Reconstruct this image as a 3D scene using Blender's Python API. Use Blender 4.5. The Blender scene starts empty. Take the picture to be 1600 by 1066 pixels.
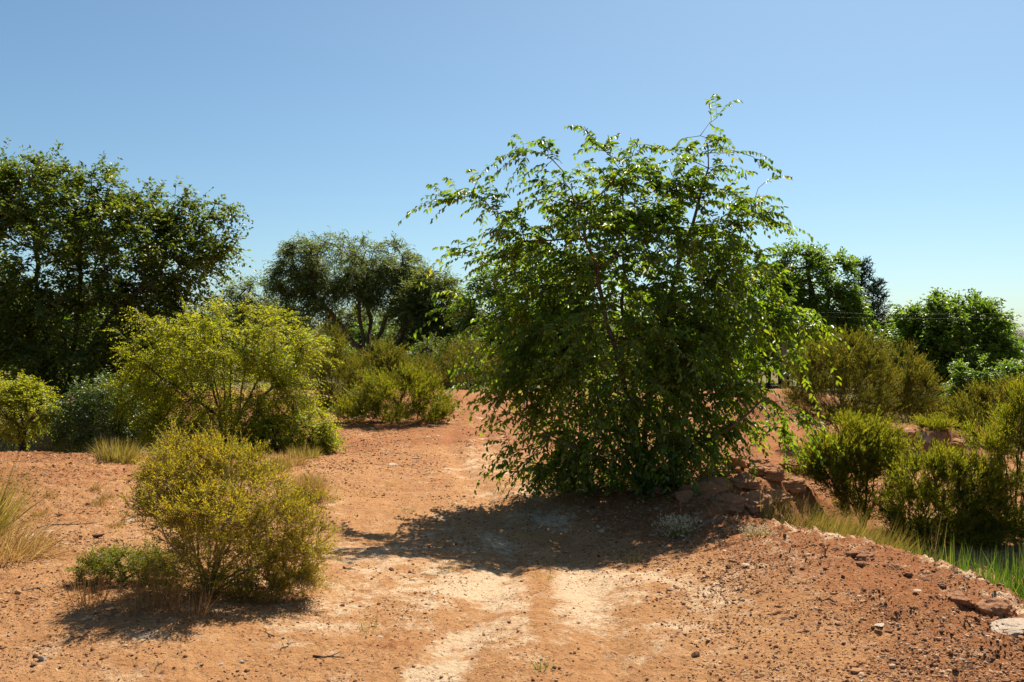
import bpy, math, random
import numpy as np
from mathutils import Vector

R = math.radians
random.seed(7)
RNG = np.random.default_rng(7)
scene = bpy.context.scene
COL = scene.collection

# ------------------------------------------------------------------ camera
F = 1400.0            # focal length in photograph pixels (photo 1600 x 1066)
CX, CY = 800.0, 533.0
EYE = 1.6
cam_d = bpy.data.cameras.new('camera')
cam_d.sensor_width = 36.0
cam_d.lens = 36.0 * F / 1600.0
cam_d.clip_start = 0.05
cam_d.clip_end = 20000
cam = bpy.data.objects.new('camera', cam_d)
COL.objects.link(cam)
cam.location = (0, 0, EYE)
cam.rotation_euler = (R(90), 0, 0)
scene.camera = cam

# ------------------------------------------------------------------ sky and sun
SUN_ELEV, SUN_AZ = 54.0, 25.0          # azimuth clockwise from +Y (the view direction)
world = bpy.data.worlds.new('World')
scene.world = world
world.use_nodes = True
wn = world.node_tree.nodes
wl = world.node_tree.links
wn.clear()
w_out = wn.new('ShaderNodeOutputWorld')
w_bg = wn.new('ShaderNodeBackground')
w_sky = wn.new('ShaderNodeTexSky')
w_sky.sky_type = 'NISHITA'
w_sky.sun_disc = False
w_sky.sun_elevation = R(SUN_ELEV)
w_sky.sun_rotation = R(SUN_AZ)
w_sky.altitude = 1500
w_sky.air_density = 1.0
w_sky.dust_density = 3.2
w_sky.ozone_density = 6.5
w_bg.inputs['Strength'].default_value = 0.083
w_wb = wn.new('ShaderNodeVectorMath')          # the photograph's warm white balance, the same over the whole sky
w_wb.operation = 'MULTIPLY'
w_wb.inputs[1].default_value = (0.915, 0.985, 0.855)
wl.new(w_sky.outputs[0], w_wb.inputs[0])
wl.new(w_wb.outputs[0], w_bg.inputs['Color'])
wl.new(w_bg.outputs[0], w_out.inputs['Surface'])

sun_d = bpy.data.lights.new('sun', 'SUN')
sun_d.energy = 5.0
sun_d.angle = R(0.5)
sun_d.color = (1.0, 0.92, 0.78)
sun = bpy.data.objects.new('sun', sun_d)
COL.objects.link(sun)
sdir = Vector((math.sin(R(SUN_AZ)) * math.cos(R(SUN_ELEV)), math.cos(R(SUN_AZ)) * math.cos(R(SUN_ELEV)), math.sin(R(SUN_ELEV))))
sun.rotation_euler = sdir.to_track_quat('Z', 'Y').to_euler()
sun.location = (20, 30, 60)

scene.render.engine = 'CYCLES'
scene.view_settings.view_transform = 'Standard'
scene.view_settings.look = 'None'
scene.view_settings.exposure = 0.8
scene.view_settings.gamma = 1.0
scene.cycles.max_bounces = 4
scene.cycles.diffuse_bounces = 2
scene.cycles.glossy_bounces = 2
scene.cycles.transmission_bounces = 2


# ------------------------------------------------------------------ helpers
def tag(o, label=None, cat=None, group=None, kind=None):
    if label: o['label'] = label
    if cat: o['category'] = cat
    if group: o['group'] = group
    if kind: o['kind'] = kind
    return o


def empty(name, loc):
    o = bpy.data.objects.new(name, None)
    o.empty_display_size = 0.2
    COL.objects.link(o)
    o.location = loc
    return o


def mesh_from(name, verts, faces_by_size, attrs=None, smooth=False):
    """verts (N,3); faces_by_size: list of int arrays (M,k). attrs: dict name -> per-face float array in the same order"""
    me = bpy.data.meshes.new(name)
    verts = np.asarray(verts, dtype=np.float32)
    me.vertices.add(len(verts))
    me.vertices.foreach_set('co', verts.ravel())
    loops = np.concatenate([np.asarray(f, dtype=np.int32).ravel() for f in faces_by_size])
    sizes = np.concatenate([np.full(len(f), np.asarray(f).shape[1], dtype=np.int32) for f in faces_by_size])
    me.loops.add(len(loops))
    me.loops.foreach_set('vertex_index', loops)
    me.polygons.add(len(sizes))
    starts = np.concatenate([[0], np.cumsum(sizes)[:-1]]).astype(np.int32)
    me.polygons.foreach_set('loop_start', starts)
    me.update(calc_edges=True)
    if smooth:
        me.polygons.foreach_set('use_smooth', np.ones(len(sizes), dtype=bool))
    for k, v in (attrs or {}).items():
        a = me.attributes.new(k, 'FLOAT', 'FACE')
        a.data.foreach_set('value', np.asarray(v, dtype=np.float32))
    return me


def link(name, me, mat, parent=None, loc=None):
    o = bpy.data.objects.new(name, me)
    if mat is not None and not me.materials:
        me.materials.append(mat)
    COL.objects.link(o)
    if parent is not None: o.parent = parent
    if loc is not None: o.location = loc
    return o


def norm(v):
    return v / np.maximum(np.linalg.norm(v, axis=-1, keepdims=True), 1e-9)


# numpy gradient noise -------------------------------------------------
_P = np.random.default_rng(3).permutation(512)
_P = np.concatenate([_P, _P, _P])
_G = np.random.default_rng(4).random(512) * 2 * math.pi
_GX, _GY = np.cos(_G), np.sin(_G)


def pn(x, y):
    xi = np.floor(x).astype(int); yi = np.floor(y).astype(int)
    xf = x - xi; yf = y - yi
    u = xf * xf * xf * (xf * (xf * 6 - 15) + 10); v = yf * yf * yf * (yf * (yf * 6 - 15) + 10)
    def g(i, j, a, b):
        h = _P[(_P[i & 511] + j) & 511]
        return _GX[h] * a + _GY[h] * b
    n00 = g(xi, yi, xf, yf); n10 = g(xi + 1, yi, xf - 1, yf)
    n01 = g(xi, yi + 1, xf, yf - 1); n11 = g(xi + 1, yi + 1, xf - 1, yf - 1)
    return (n00 * (1 - u) + n10 * u) * (1 - v) + (n01 * (1 - u) + n11 * u) * v


def sstep(a, b, x):
    t = np.clip((x - a) / (b - a), 0, 1)
    return t * t * (3 - 2 * t)


def polydist(px, py, poly):
    """signed distance to an open polyline; positive on its right-hand side"""
    best = np.full(px.shape, 1e9); sgn = np.ones(px.shape)
    for (ax, ay), (bx, by) in zip(poly[:-1], poly[1:]):
        dx, dy = bx - ax, by - ay
        t = np.clip(((px - ax) * dx + (py - ay) * dy) / (dx * dx + dy * dy), 0, 1)
        qx = px - ax - t * dx; qy = py - ay - t * dy
        d = np.hypot(qx, qy)
        s = np.sign(qx * dy - qy * dx)
        m = d < best - 1e-9
        best = np.where(m, d, best); sgn = np.where(m, s, sgn)
    return best * sgn


# ------------------------------------------------------------------ terrain shape
def _flat(px, py): return ((px - CX) / F * EYE * F / (py - CY), EYE * F / (py - CY))
RUTS = [[_flat(*p) for p in ((690, 1250), (690, 1066), (735, 960), (790, 880), (800, 830), (770, 780), (725, 740), (700, 700), (712, 660), (748, 622))],
        [_flat(*p) for p in ((1010, 1250), (975, 1066), (940, 960), (905, 890), (885, 830), (845, 780), (795, 735), (758, 695), (757, 655), (775, 622))]]


def rut_mask(x, y, w):
    k = np.zeros(np.broadcast(x, y).shape)
    for r_ in RUTS: k = np.maximum(k, np.exp(-(polydist(x + 0.06 * pn(x * 2.2, y * 2.2), y, r_) / w) ** 2))
    return k



BANK = [(3.3, -6), (3.1, 3.0), (2.95, 4.8), (3.03, 5.5), (2.95, 6.05), (2.62, 6.5), (2.4, 7.15), (2.05, 7.75), (1.72, 8.25),
        (1.95, 8.65), (2.4, 9.05), (2.95, 9.8), (3.3, 10.9), (3.2, 13), (3.6, 16), (5.0, 20), (8, 25), (14, 32), (30, 60)]
LEFT = [(-40, 15), (-12, 13), (-6.7, 12.2), (-4.6, 11.2), (-3.3, 11.3), (-3.25, 13.3), (-3.3, 16), (-3.9, 18.0), (-5, 20), (-9, 23), (-30, 40)]


def height(x, y, fine=True):
    x = np.asarray(x, float); y = np.asarray(y, float)
    z = np.zeros(np.broadcast(x, y).shape)
    # track rises to a crest in the distance, then the land falls away
    z = z + 0.28 * sstep(13, 22.5, y)
    # swale crossed by the track
    z = z - 0.13 * np.exp(-((x - 0.2) / 2.4) ** 2 - ((y - 7.6) / 1.1) ** 2)
    # low rise on the left, elm hummock, mound lip before the bank
    z = z + 0.2 * np.exp(-((x + 5.6) / 2.6) ** 2 - ((y - 9.6) / 2.4) ** 2)
    z = z + 0.24 * np.exp(-((x - 2.1) / 1.1) ** 2 - ((y - 10.1) / 1.2) ** 2)
    z = z + 0.12 * np.exp(-((x - 2.0) / 0.8) ** 2 - ((y - 6.2) / 1.6) ** 2)
    # shoulders of the track
    z = z + 0.05 * sstep(1.2, 2.0, np.abs(x + 0.0)) * (y < 9)
    # wheel ruts
    z = z - 0.04 * rut_mask(x, y, 0.14) * sstep(24, 14, y)
    if fine:
        z = z + 0.055 * pn(x * 0.55 + 9, y * 0.55) + 0.025 * pn(x * 1.7, y * 1.7 + 5)
    # wash on the right, below a crumbling bank
    wx = x + 0.16 * pn(x * 1.3, y * 1.3 + 30) + 0.09 * pn(x * 4.2 + 7, y * 4.2) + 0.04 * pn(x * 11 + 7, y * 11)
    wy = y + 0.14 * pn(x * 1.5 + 60, y * 1.5) + 0.07 * pn(x * 4.6 + 17, y * 4.6)
    d = polydist(wx, wy, BANK)
    floor = -0.60 + 0.30 * sstep(8.0, 13, y) - 0.9 * sstep(19, 30, y)
    floor = floor + 0.10 * pn(x * 0.7 + 3, y * 0.7 + 8) + 0.26 * np.exp(-((x - 2.9) / 0.55) ** 2 - ((y - 8.2) / 0.5) ** 2) + 0.3 * np.exp(-((x - 7.6) / 2.2) ** 2 - ((y - 15.0) / 2.2) ** 2)
    wd = 0.22 + 0.35 * sstep(8.0, 8.6, y)
    st = sstep(-0.02, 1.0, d / wd) * 0.55 + sstep(0.1, 0.9, d) * 0.45
    z = z * (1 - st) + floor * st
    # small red bank remnant in the wash
    dd = np.hypot((wx - 6.0) / 0.75, (wy - 13.6) / 0.55)
    z = z + 0.42 * sstep(1.05, 0.8, dd)
    # drop behind the left shoulder
    dl = -polydist(x + 0.3 * pn(x * 0.8, y * 0.8), y + 0.25 * pn(x * 0.9, y * 0.9 + 4), LEFT)
    sl = sstep(0.0, 3.0, dl)
    z = z - 0.85 * sl
    z = z - 1.4 * sstep(23.5, 34, y)
    if fine:
        crumb = np.clip(np.maximum(sstep(-1.6, -0.1, d) * 1.4, 0.75 * sstep(-2.2, -4.0, x)) + 0.7 * pn(x * 0.9 + 31, y * 0.9), 0.3, 1.25) * sstep(60, 20, y)
        z = z + crumb * (0.030 * np.abs(pn(x * 5.2, y * 5.2)) + 0.036 * np.abs(pn(x * 9 + 4, y * 9)) + 0.014 * pn(x * 21, y * 21 + 9) + 0.11 * np.clip(pn(x * 13 + 8, y * 13) - 0.22, 0, 1) + 0.07 * np.clip(pn(x * 24 + 5, y * 24) - 0.2, 0, 1)) + 0.007 * pn(x * 38, y * 38)
    return z


def h1(x, y):
    return float(height(np.array([x]), np.array([y]))[0])


def on_ground(px, py):
    """world point where the pixel's ray meets the terrain"""
    dx, dz = (px - CX) / F, -(py - CY) / F
    ys = np.linspace(2.5, 60, 6000)
    hz = height(dx * ys, ys)
    below = np.nonzero(EYE + dz * ys < hz)[0]
    y = ys[below[0]] if len(below) else 60.0
    return dx * y, y, h1(dx * y, y)


# ------------------------------------------------------------------ materials
def new_mat(name):
    m = bpy.data.materials.new(name)
    m.use_nodes = True
    nt = m.node_tree
    nt.nodes.clear()
    out = nt.nodes.new('ShaderNodeOutputMaterial')
    return m, nt, nt.nodes, nt.links, out


def ramp(nodes, stops):
    r = nodes.new('ShaderNodeValToRGB')
    e = r.color_ramp.elements
    while len(e) < len(stops): e.new(0.5)
    for el, (p, c) in zip(e, stops):
        el.position = p
        el.color = (*c, 1)
    return r


def leaf_mat(name, cols, trans_gain=(2.2, 2.0, 1.1), tr=0.45, rough=0.42, spec=0.45):
    """cols: (position, colour) stops sampled by a per-leaf random number"""
    m, nt, n, l, out = new_mat(name)
    at = n.new('ShaderNodeAttribute'); at.attribute_name = 'tint'
    rp = ramp(n, cols)
    l.new(at.outputs['Fac'], rp.inputs[0])
    p = n.new('ShaderNodeBsdfPrincipled')
    p.inputs['Roughness'].default_value = rough
    p.inputs['Specular IOR Level'].default_value = spec
    l.new(rp.outputs[0], p.inputs['Base Color'])
    mul = n.new('ShaderNodeVectorMath'); mul.operation = 'MULTIPLY'
    mul.inputs[1].default_value = trans_gain
    l.new(rp.outputs[0], mul.inputs[0])
    t = n.new('ShaderNodeBsdfTranslucent')
    l.new(mul.outputs[0], t.inputs['Color'])
    mx = n.new('ShaderNodeMixShader')
    mx.inputs[0].default_value = tr
    l.new(p.outputs[0], mx.inputs[1]); l.new(t.outputs[0], mx.inputs[2])
    l.new(mx.outputs[0], out.inputs['Surface'])
    return m


def rough_mat(name, c1, c2, scale=8, rough=0.9, bump=0.4, detail_scale=60):
    m, nt, n, l, out = new_mat(name)
    tc = n.new('ShaderNodeTexCoord')
    no = n.new('ShaderNodeTexNoise'); no.inputs['Scale'].default_value = scale; no.inputs['Detail'].default_value = 8
    no.inputs['Roughness'].default_value = 0.65
    l.new(tc.outputs['Object'], no.inputs['Vector'])
    rp = ramp(n, [(0.32, c1), (0.68, c2)])
    l.new(no.outputs['Fac'], rp.inputs[0])
    p = n.new('ShaderNodeBsdfPrincipled'); p.inputs['Roughness'].default_value = rough
    p.inputs['Specular IOR Level'].default_value = 0.2
    l.new(rp.outputs[0], p.inputs['Base Color'])
    n2 = n.new('ShaderNodeTexNoise'); n2.inputs['Scale'].default_value = detail_scale; n2.inputs['Detail'].default_value = 6
    l.new(tc.outputs['Object'], n2.inputs['Vector'])
    b = n.new('ShaderNodeBump'); b.inputs['Strength'].default_value = bump; b.inputs['Distance'].default_value = 0.02
    l.new(n2.outputs['Fac'], b.inputs['Height']); l.new(b.outputs[0], p.inputs['Normal'])
    l.new(p.outputs[0], out.inputs['Surface'])
    return m


def ground_mat():
    m, nt, n, l, out = new_mat('red_soil')
    geo = n.new('ShaderNodeNewGeometry')
    def attr(nm):
        a = n.new('ShaderNodeAttribute'); a.attribute_name = nm; return a.outputs['Fac']
    def noise(scale, detail=6, rough=0.6):
        t = n.new('ShaderNodeTexNoise'); t.inputs['Scale'].default_value = scale
        t.inputs['Detail'].default_value = detail; t.inputs['Roughness'].default_value = rough
        l.new(geo.outputs['Position'], t.inputs['Vector']); return t.outputs['Fac']
    def mix(fac, a, b):
        x = n.new('ShaderNodeMix'); x.data_type = 'RGBA'
        if isinstance(fac, float): x.inputs['Factor'].default_value = fac
        else: l.new(fac, x.inputs['Factor'])
        for s, v in ((6, a), (7, b)):
            if isinstance(v, tuple): x.inputs[s].default_value = (*v, 1)
            else: l.new(v, x.inputs[s])
        return x.outputs[2]
    def math_(op, a, b, clamp=False):
        x = n.new('ShaderNodeMath'); x.operation = op; x.use_clamp = clamp
        for i, v in enumerate((a, b)):
            if isinstance(v, (int, float)): x.inputs[i].default_value = v
            else: l.new(v, x.inputs[i])
        return x.outputs[0]
    def maprange(v, a, b):
        x = n.new('ShaderNodeMapRange'); x.inputs['From Min'].default_value = a; x.inputs['From Max'].default_value = b
        x.clamp = True
        l.new(v, x.inputs['Value']); return x.outputs[0]
    sand = (0.51, 0.272, 0.120); red = (0.33, 0.130, 0.050); pale = (0.68, 0.49, 0.31); deep = (0.14, 0.058, 0.028); tan = (0.48, 0.29, 0.13)
    # soft mid-scale mottling, masks from attributes broken up with noise
    mott = maprange(noise(6.0, 8, 0.7), 0.35, 0.65)
    c = mix(mott, sand, (0.41, 0.195, 0.078))
    fr = math_('ADD', attr('red'), math_('MULTIPLY', math_('SUBTRACT', noise(9, 9, 0.78), 0.5), 2.4))
    c = mix(maprange(fr, 0.4, 0.68), c, red)
    fp = math_('ADD', attr('pale'), math_('MULTIPLY', math_('SUBTRACT', noise(4.5, 10, 0.8), 0.5), 3.2))
    c = mix(maprange(fp, 0.42, 0.85), c, pale)
    fy = math_('ADD', attr('dry'), math_('MULTIPLY', math_('SUBTRACT', noise(4, 8, 0.7), 0.5), 1.2))
    c = mix(maprange(fy, 0.4, 0.9), c, tan)
    c = mix(attr('veg'), c, mix(maprange(noise(0.8, 6), 0.35, 0.65), (0.10, 0.11, 0.035), (0.19, 0.16, 0.06)))
    # dark flecks in the soil colour: painted shadows of crumbs and pits, plus brown litter
    for sc, thr, msk, amt in ((11, 0.17, 3.1, 0.8), (19, 0.25, 4.3, 0.85), (33, 0.30, 2.2, 0.85), (60, 0.34, 6.1, 0.7)):
        vor = n.new('ShaderNodeTexVoronoi'); vor.inputs['Scale'].default_value = sc
        vor.inputs['Randomness'].default_value = 1.0
        wv = n.new('ShaderNodeVectorMath'); wv.operation = 'ADD'
        wn_ = n.new('ShaderNodeTexNoise'); wn_.inputs['Scale'].default_value = sc * 1.6; wn_.inputs['Detail'].default_value = 3
        l.new(geo.outputs['Position'], wn_.inputs['Vector'])
        ws = n.new('ShaderNodeVectorMath'); ws.operation = 'SCALE'; ws.inputs['Scale'].default_value = 1.3 / sc
        l.new(wn_.outputs['Color'], ws.inputs[0]); l.new(geo.outputs['Position'], wv.inputs[0]); l.new(ws.outputs[0], wv.inputs[1])
        l.new(wv.outputs[0], vor.inputs['Vector'])
        speck = math_('MULTIPLY', maprange(vor.outputs['Distance'], thr, thr * 0.6), maprange(noise(msk, 8, 0.75), 0.44, 0.56))
        c = mix(math_('MULTIPLY', speck, amt), c, deep)
    fine = maprange(noise(75, 5, 0.8), 0.25, 0.75)
    c = mix(math_('MULTIPLY', fine, 0.22), c, (0.30, 0.14, 0.06))
    p = n.new('ShaderNodeBsdfPrincipled'); p.inputs['Roughness'].default_value = 0.95
    p.inputs['Specular IOR Level'].default_value = 0.1
    l.new(c, p.inputs['Base Color'])
    hgt = math_('ADD', math_('MULTIPLY', noise(55, 8, 0.75), 1.0), math_('MULTIPLY', noise(17, 6, 0.6), 1.6))
    b = n.new('ShaderNodeBump'); b.inputs['Strength'].default_value = 0.9; b.inputs['Distance'].default_value = 0.024
    l.new(hgt, b.inputs['Height']); l.new(b.outputs[0], p.inputs['Normal'])
    l.new(p.outputs[0], out.inputs['Surface'])
    return m


M = {}
M['soil'] = ground_mat()
M['bark_dark'] = rough_mat('dark_bark', (0.035, 0.024, 0.017), (0.11, 0.08, 0.055), 14, bump=0.6)
M['bark_brown'] = rough_mat('brown_bark', (0.07, 0.045, 0.028), (0.17, 0.115, 0.07), 16, bump=0.6)
M['bark_grey'] = rough_mat('grey_bark', (0.12, 0.095, 0.07), (0.28, 0.23, 0.17), 16, bump=0.5)
M['twig'] = rough_mat('pale_twig', (0.20, 0.14, 0.08), (0.36, 0.28, 0.17), 30, bump=0.3)
M['stone_red'] = rough_mat('red_sandstone', (0.32, 0.135, 0.062), (0.52, 0.26, 0.13), 9, bump=0.8, detail_scale=40)
M['stone_brown'] = rough_mat('brown_stone', (0.13, 0.06, 0.035), (0.30, 0.15, 0.08), 12, bump=0.8, detail_scale=40)
M['stone_pale'] = rough_mat('pale_stone', (0.36, 0.25, 0.17), (0.60, 0.48, 0.36), 12, bump=0.5, detail_scale=40)
M['wood_pole'] = rough_mat('weathered_pole_wood', (0.12, 0.08, 0.05), (0.24, 0.18, 0.12), 10)
M['wire'] = rough_mat('galvanised_wire', (0.55, 0.55, 0.55), (0.7, 0.7, 0.7), 10, rough=0.45)
M['mesa'] = rough_mat('hazed_shale', (0.20, 0.17, 0.22), (0.27, 0.22, 0.26), 0.004, bump=0.0)  # purple-grey: the haze of distance is mixed into the shale colour

g = lambda r_, g_, b_: (r_, g_, b_)
M['elm'] = leaf_mat('elm_leaf', [(0.0, g(.03, .070, .008)), (.5, g(.055, .108, .011)), (.85, g(.105, .15, .015)), (.97, g(.13, .13, .02)), (1, g(.17, .085, .02))], (4.4, 3.6, 0.9), 0.5, 0.40, 0.5)
M['dark'] = leaf_mat('dark_olive_leaf', [(0, g(.035, .065, .012)), (.6, g(.065, .10, .016)), (.95, g(.12, .13, .02)), (1, g(.16, .12, .03))], (2.9, 2.5, 0.9), 0.5, 0.4, 0.45)
M['yellow'] = leaf_mat('yellow_green_leaf', [(0, g(.13, .165, .012)), (.6, g(.215, .235, .016)), (1, g(.30, .265, .02))], (2.3, 2.1, 0.8), 0.57, 0.45, 0.4)
M['brush'] = leaf_mat('olive_brush_leaf', [(0, g(.12, .13, .016)), (.5, g(.22, .20, .02)), (.85, g(.34, .255, .03)), (1, g(.38, .21, .035))], (2.2, 1.95, 0.7), 0.55, 0.55, 0.25)
M['tamarisk'] = leaf_mat('tamarisk_leaf', [(0, g(.055, .07, .014)), (.5, g(.095, .10, .018)), (.85, g(.15, .125, .026)), (1, g(.20, .105, .035))], (2.3, 2.1, 0.8), 0.45, 0.6, 0.2)
M['greenbrush'] = leaf_mat('green_brush_leaf', [(0, g(.065, .09, .012)), (.6, g(.12, .135, .016)), (1, g(.21, .17, .024))], (2.6, 2.3, 0.8), 0.5, 0.55, 0.25)
M['poplar'] = leaf_mat('poplar_leaf', [(0, g(.05, .10, .014)), (.6, g(.085, .15, .018)), (1, g(.15, .20, .024))], (2.5, 2.3, 0.9), 0.52, 0.38, 0.45)
M['olive'] = leaf_mat('grey_olive_leaf', [(0, g(.048, .07, .024)), (.6, g(.09, .115, .036)), (1, g(.16, .17, .05))], (2.4, 2.3, 1.0), 0.5, 0.5, 0.35)
M['grey'] = leaf_mat('grey_green_leaf', [(0, g(.045, .075, .018)), (.6, g(.08, .115, .028)), (1, g(.14, .155, .04))], (2.0, 2.0, 0.9), 0.42, 0.38, 0.5)
M['conifer'] = leaf_mat('conifer_needle', [(0, g(.012, .028, .012)), (1, g(.03, .05, .018))], (1.2, 1.2, 1.0), 0.2, 0.6, 0.2)
M['straw'] = leaf_mat('straw_grass', [(0, g(.28, .17, .055)), (.6, g(.40, .26, .09)), (1, g(.55, .40, .18))], (1.4, 1.3, 1.0), 0.4, 0.6, 0.2)
M['rust'] = leaf_mat('rusty_dry_brush', [(0, g(.20, .10, .035)), (.6, g(.32, .17, .06)), (1, g(.42, .27, .11))], (1.4, 1.2, 1.0), 0.35, 0.6, 0.2)
M['grass'] = leaf_mat('green_grass', [(0, g(.05, .105, .015)), (.7, g(.085, .15, .02)), (.92, g(.14, .17, .03)), (1, g(.30, .25, .09))], (2.0, 1.9, 0.9), 0.45, 0.5, 0.3)
M['drygreen'] = leaf_mat('half_dry_grass', [(0, g(.11, .11, .025)), (.4, g(.20, .17, .04)), (1, g(.38, .27, .10))], (1.7, 1.6, 0.9), 0.45, 0.5, 0.3)
M['flower'] = leaf_mat('pale_dry_flower', [(0, g(.45, .36, .2)), (1, g(.72, .64, .45))], (1.1, 1.1, 1.0), 0.35, 0.7, 0.2)

# ------------------------------------------------------------------ ground sheet
def build_ground():
    # rings round the camera's standing point, dense where the place is seen
    r = np.concatenate([[0.4, 1.2, 2.0, 2.6], np.geomspace(3.0, 34, 470), np.geomspace(36, 4000, 40)])
    a_in = np.linspace(-34, 34, 500)
    a_out = np.linspace(34, 326, 92)[1:-1]
    a = np.radians(np.concatenate([a_in, a_out]))
    A, RR = np.meshgrid(a, r)
    X = RR * np.sin(A); Y = RR * np.cos(A)
    Z = height(X, Y)
    na, nr = len(a), len(r)
    v = np.stack([X, Y, Z], -1).reshape(-1, 3)
    i = np.arange(nr - 1)[:, None] * na; j = np.arange(na)[None, :]; j2 = (j + 1) % na
    q = np.stack([i + j, i + j2, i + na + j2, i + na + j], -1).reshape(-1, 4)[:, ::-1]
    cap = np.arange(na)[None, ::-1]
    me = mesh_from('ground', v, [q, cap], smooth=True)
    x, y = v[:, 0], v[:, 1]
    d = polydist(x, y, BANK)
    red = 0.34 + 0.6 * sstep(-2.2, -0.2, d) * (y > 3) + 0.45 * sstep(9, 17, y) + 0.25 * sstep(-3.2, -5.5, x) + 0.35 * pn(x * 0.6, y * 0.6 + 2) \
        - 0.35 * np.exp(-((x + 0.1) / 1.6) ** 2) * sstep(10, 7, y) + 0.35 * sstep(0, 0.2, d) * sstep(0.8, 0.3, d)
    red = red - 0.5 * sstep(0.7, 1.5, d) * sstep(25, 12, y)
    pale = 0.24 + 0.3 * pn(x * 0.8 + 5, y * 0.8) + 0.2 * np.exp(-((x + 0.1) / 1.5) ** 2) * sstep(8.5, 6.5, y)
    rm = rut_mask(x, y, 0.3) * sstep(12, 7.5, y)
    pale = pale + rm * (0.16 + 0.9 * pn(x * 1.3 + 40, y * 1.3))
    red = red - 0.4 * rm
    for (pxx, pyy, rx, ry, s) in ((740, 920, 100, 45, .36), (920, 920, 50, 28, .42), (560, 860, 80, 22, .28), (690, 985, 90, 20, .2), (1120, 960, 40, 70, .2), (760, 720, 60, 40, .25), (1060, 1010, 60, 60, .22), (480, 980, 80, 40, .2), (1000, 900, 50, 14, .3)):
        dy = (EYE) * F / (pyy - CY); wxp = (pxx - CX) / F * dy
        sx = rx / F * dy; sy = ry * dy * dy / (F * EYE)
        pale = pale + s * np.exp(-((x - wxp) / sx) ** 2 - ((y - dy) / sy) ** 2)
    for (pxx, pyy, rx, ry, s) in ((650, 1000, 70, 22, .6), (960, 990, 70, 34, .55), (845, 930, 20, 60, .5), (760, 1025, 34, 30, .5), (900, 1050, 50, 22, .5), (600, 1045, 34, 30, .35), (1010, 960, 60, 16, .4)):
        dy = (EYE) * F / (pyy - CY); wxp = (pxx - CX) / F * dy
        sx = rx / F * dy; sy = ry * dy * dy / (F * EYE)
        k = np.exp(-((x - wxp) / sx) ** 2 - ((y - dy) / sy) ** 2)
        red = red + s * k; pale = pale - s * k
    pale = pale + (0.30 + 1.4 * pn(x * 2.3, y * 2.3 + 70)) * sstep(-0.34, -0.06, d) * sstep(0.06, 0.0, d) * (y > 4.5) * (y < 8) + 0.25 * np.exp(-((x - 7.4) / 1.8) ** 2 - ((y - 14.5) / 2.0) ** 2)
    dry = 0.75 * sstep(0.6, 1.2, d) * sstep(13, 9, y)
    veg = np.maximum(sstep(26, 33, y), 0.9 * sstep(0.8, 2.4, -polydist(x, y, LEFT)) * (y > 8)) * sstep(-60, 5, y)
    veg = np.maximum(veg, sstep(45, 80, np.hypot(x, y)))
    for k, val in (('red', red), ('pale', pale), ('dry', dry), ('veg', veg)):
        at = me.attributes.new(k, 'FLOAT', 'POINT'); at.data.foreach_set('value', val.astype(np.float32))
    o = link('ground', me, M['soil'])
    o['kind'] = 'structure'
    return o


build_ground()

# far mesas on the horizon
def mesa(name, pts_x, y0, depth, top):
    v, f = [], []
    n = len(pts_x)
    rr = np.random.default_rng(int(abs(y0)))
    tz = top * (1 + 0.1 * rr.standard_normal(n))
    for k, xx in enumerate(pts_x):
        v += [(xx, y0 - 160, -3), (xx, y0 - 60, tz[k] * 0.55), (xx, y0, tz[k]), (xx, y0 + depth, tz[k]), (xx, y0 + depth + 100, -3)]
    q = []
    for k in range(n - 1):
        for j in range(4):
            a = k * 5 + j
            q.append((a, a + 5, a + 6, a + 1))
    ends = [[0, 1, 2, 3, 4], [(n - 1) * 5 + j for j in (4, 3, 2, 1, 0)]]
    o = link(name, mesh_from(name, v, [np.array(q), np.array(ends)]), M['mesa'])
    o['kind'] = 'structure'
    return o


mesa('mesa', np.linspace(-900, -100, 22), 2600, 500, 34)
mesa('mesa', np.linspace(1150, 2600, 22), 2300, 500, 26)


# ------------------------------------------------------------------ plant generator
def grow(att, nodes, parents, step, kill, rng, trop=(0, 0, 0.0), iters=120, maxn=4000):
    """space colonisation: branches grow from the given nodes towards the attraction points"""
    P = [np.array(p, float) for p in nodes]
    par = list(parents)
    att = np.asarray(att, float)
    N = np.array(P)
    D = np.linalg.norm(att[:, None] - N[None], axis=2)
    near = D.argmin(1); nd = D.min(1)
    alive = nd > kill
    trop = np.array(trop)
    childs = {}
    for _ in range(iters):
        if not alive.any() or len(P) > maxn: break
        idx = near[alive]
        vec = norm(att[alive] - N[idx])
        uniq, inv = np.unique(idx, return_inverse=True)
        acc = np.zeros((len(uniq), 3)); np.add.at(acc, inv, vec)
        dirs = norm(norm(acc) + trop + rng.normal(0, 0.13, acc.shape))
        new, newpar = [], []
        for u, dv in zip(uniq, dirs):
            if childs.get(u, 0) >= 5: 
                continue
            childs[u] = childs.get(u, 0) + 1
            new.append(N[u] + dv * step); newpar.append(int(u))
        if not new:
            break
        new = np.array(new); base = len(P)
        P += list(new); par += newpar
        N = np.vstack([N, new])
        Dn = np.linalg.norm(att[:, None] - new[None], axis=2)
        m = Dn.min(1); am = Dn.argmin(1) + base
        b = m < nd
        near = np.where(b, am, near); nd = np.where(b, m, nd)
        alive &= nd > kill
        dead = np.array([childs.get(int(k), 0) >= 5 for k in near])
        alive &= ~dead
    return N, np.array(par)


def radii(par, tip, expo=2.2, cap=1e9):
    n = len(par)
    acc = np.zeros(n); ht = np.zeros(n, int)
    for i in range(n - 1, -1, -1):
        if acc[i] == 0: acc[i] = tip ** expo
        p = par[i]
        if p >= 0:
            acc[p] += acc[i]; ht[p] = max(ht[p], ht[i] + 1)
    return np.minimum(acc ** (1 / expo), cap), ht


REF = norm(np.array([0.83, 0.47, 0.11]))


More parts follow.
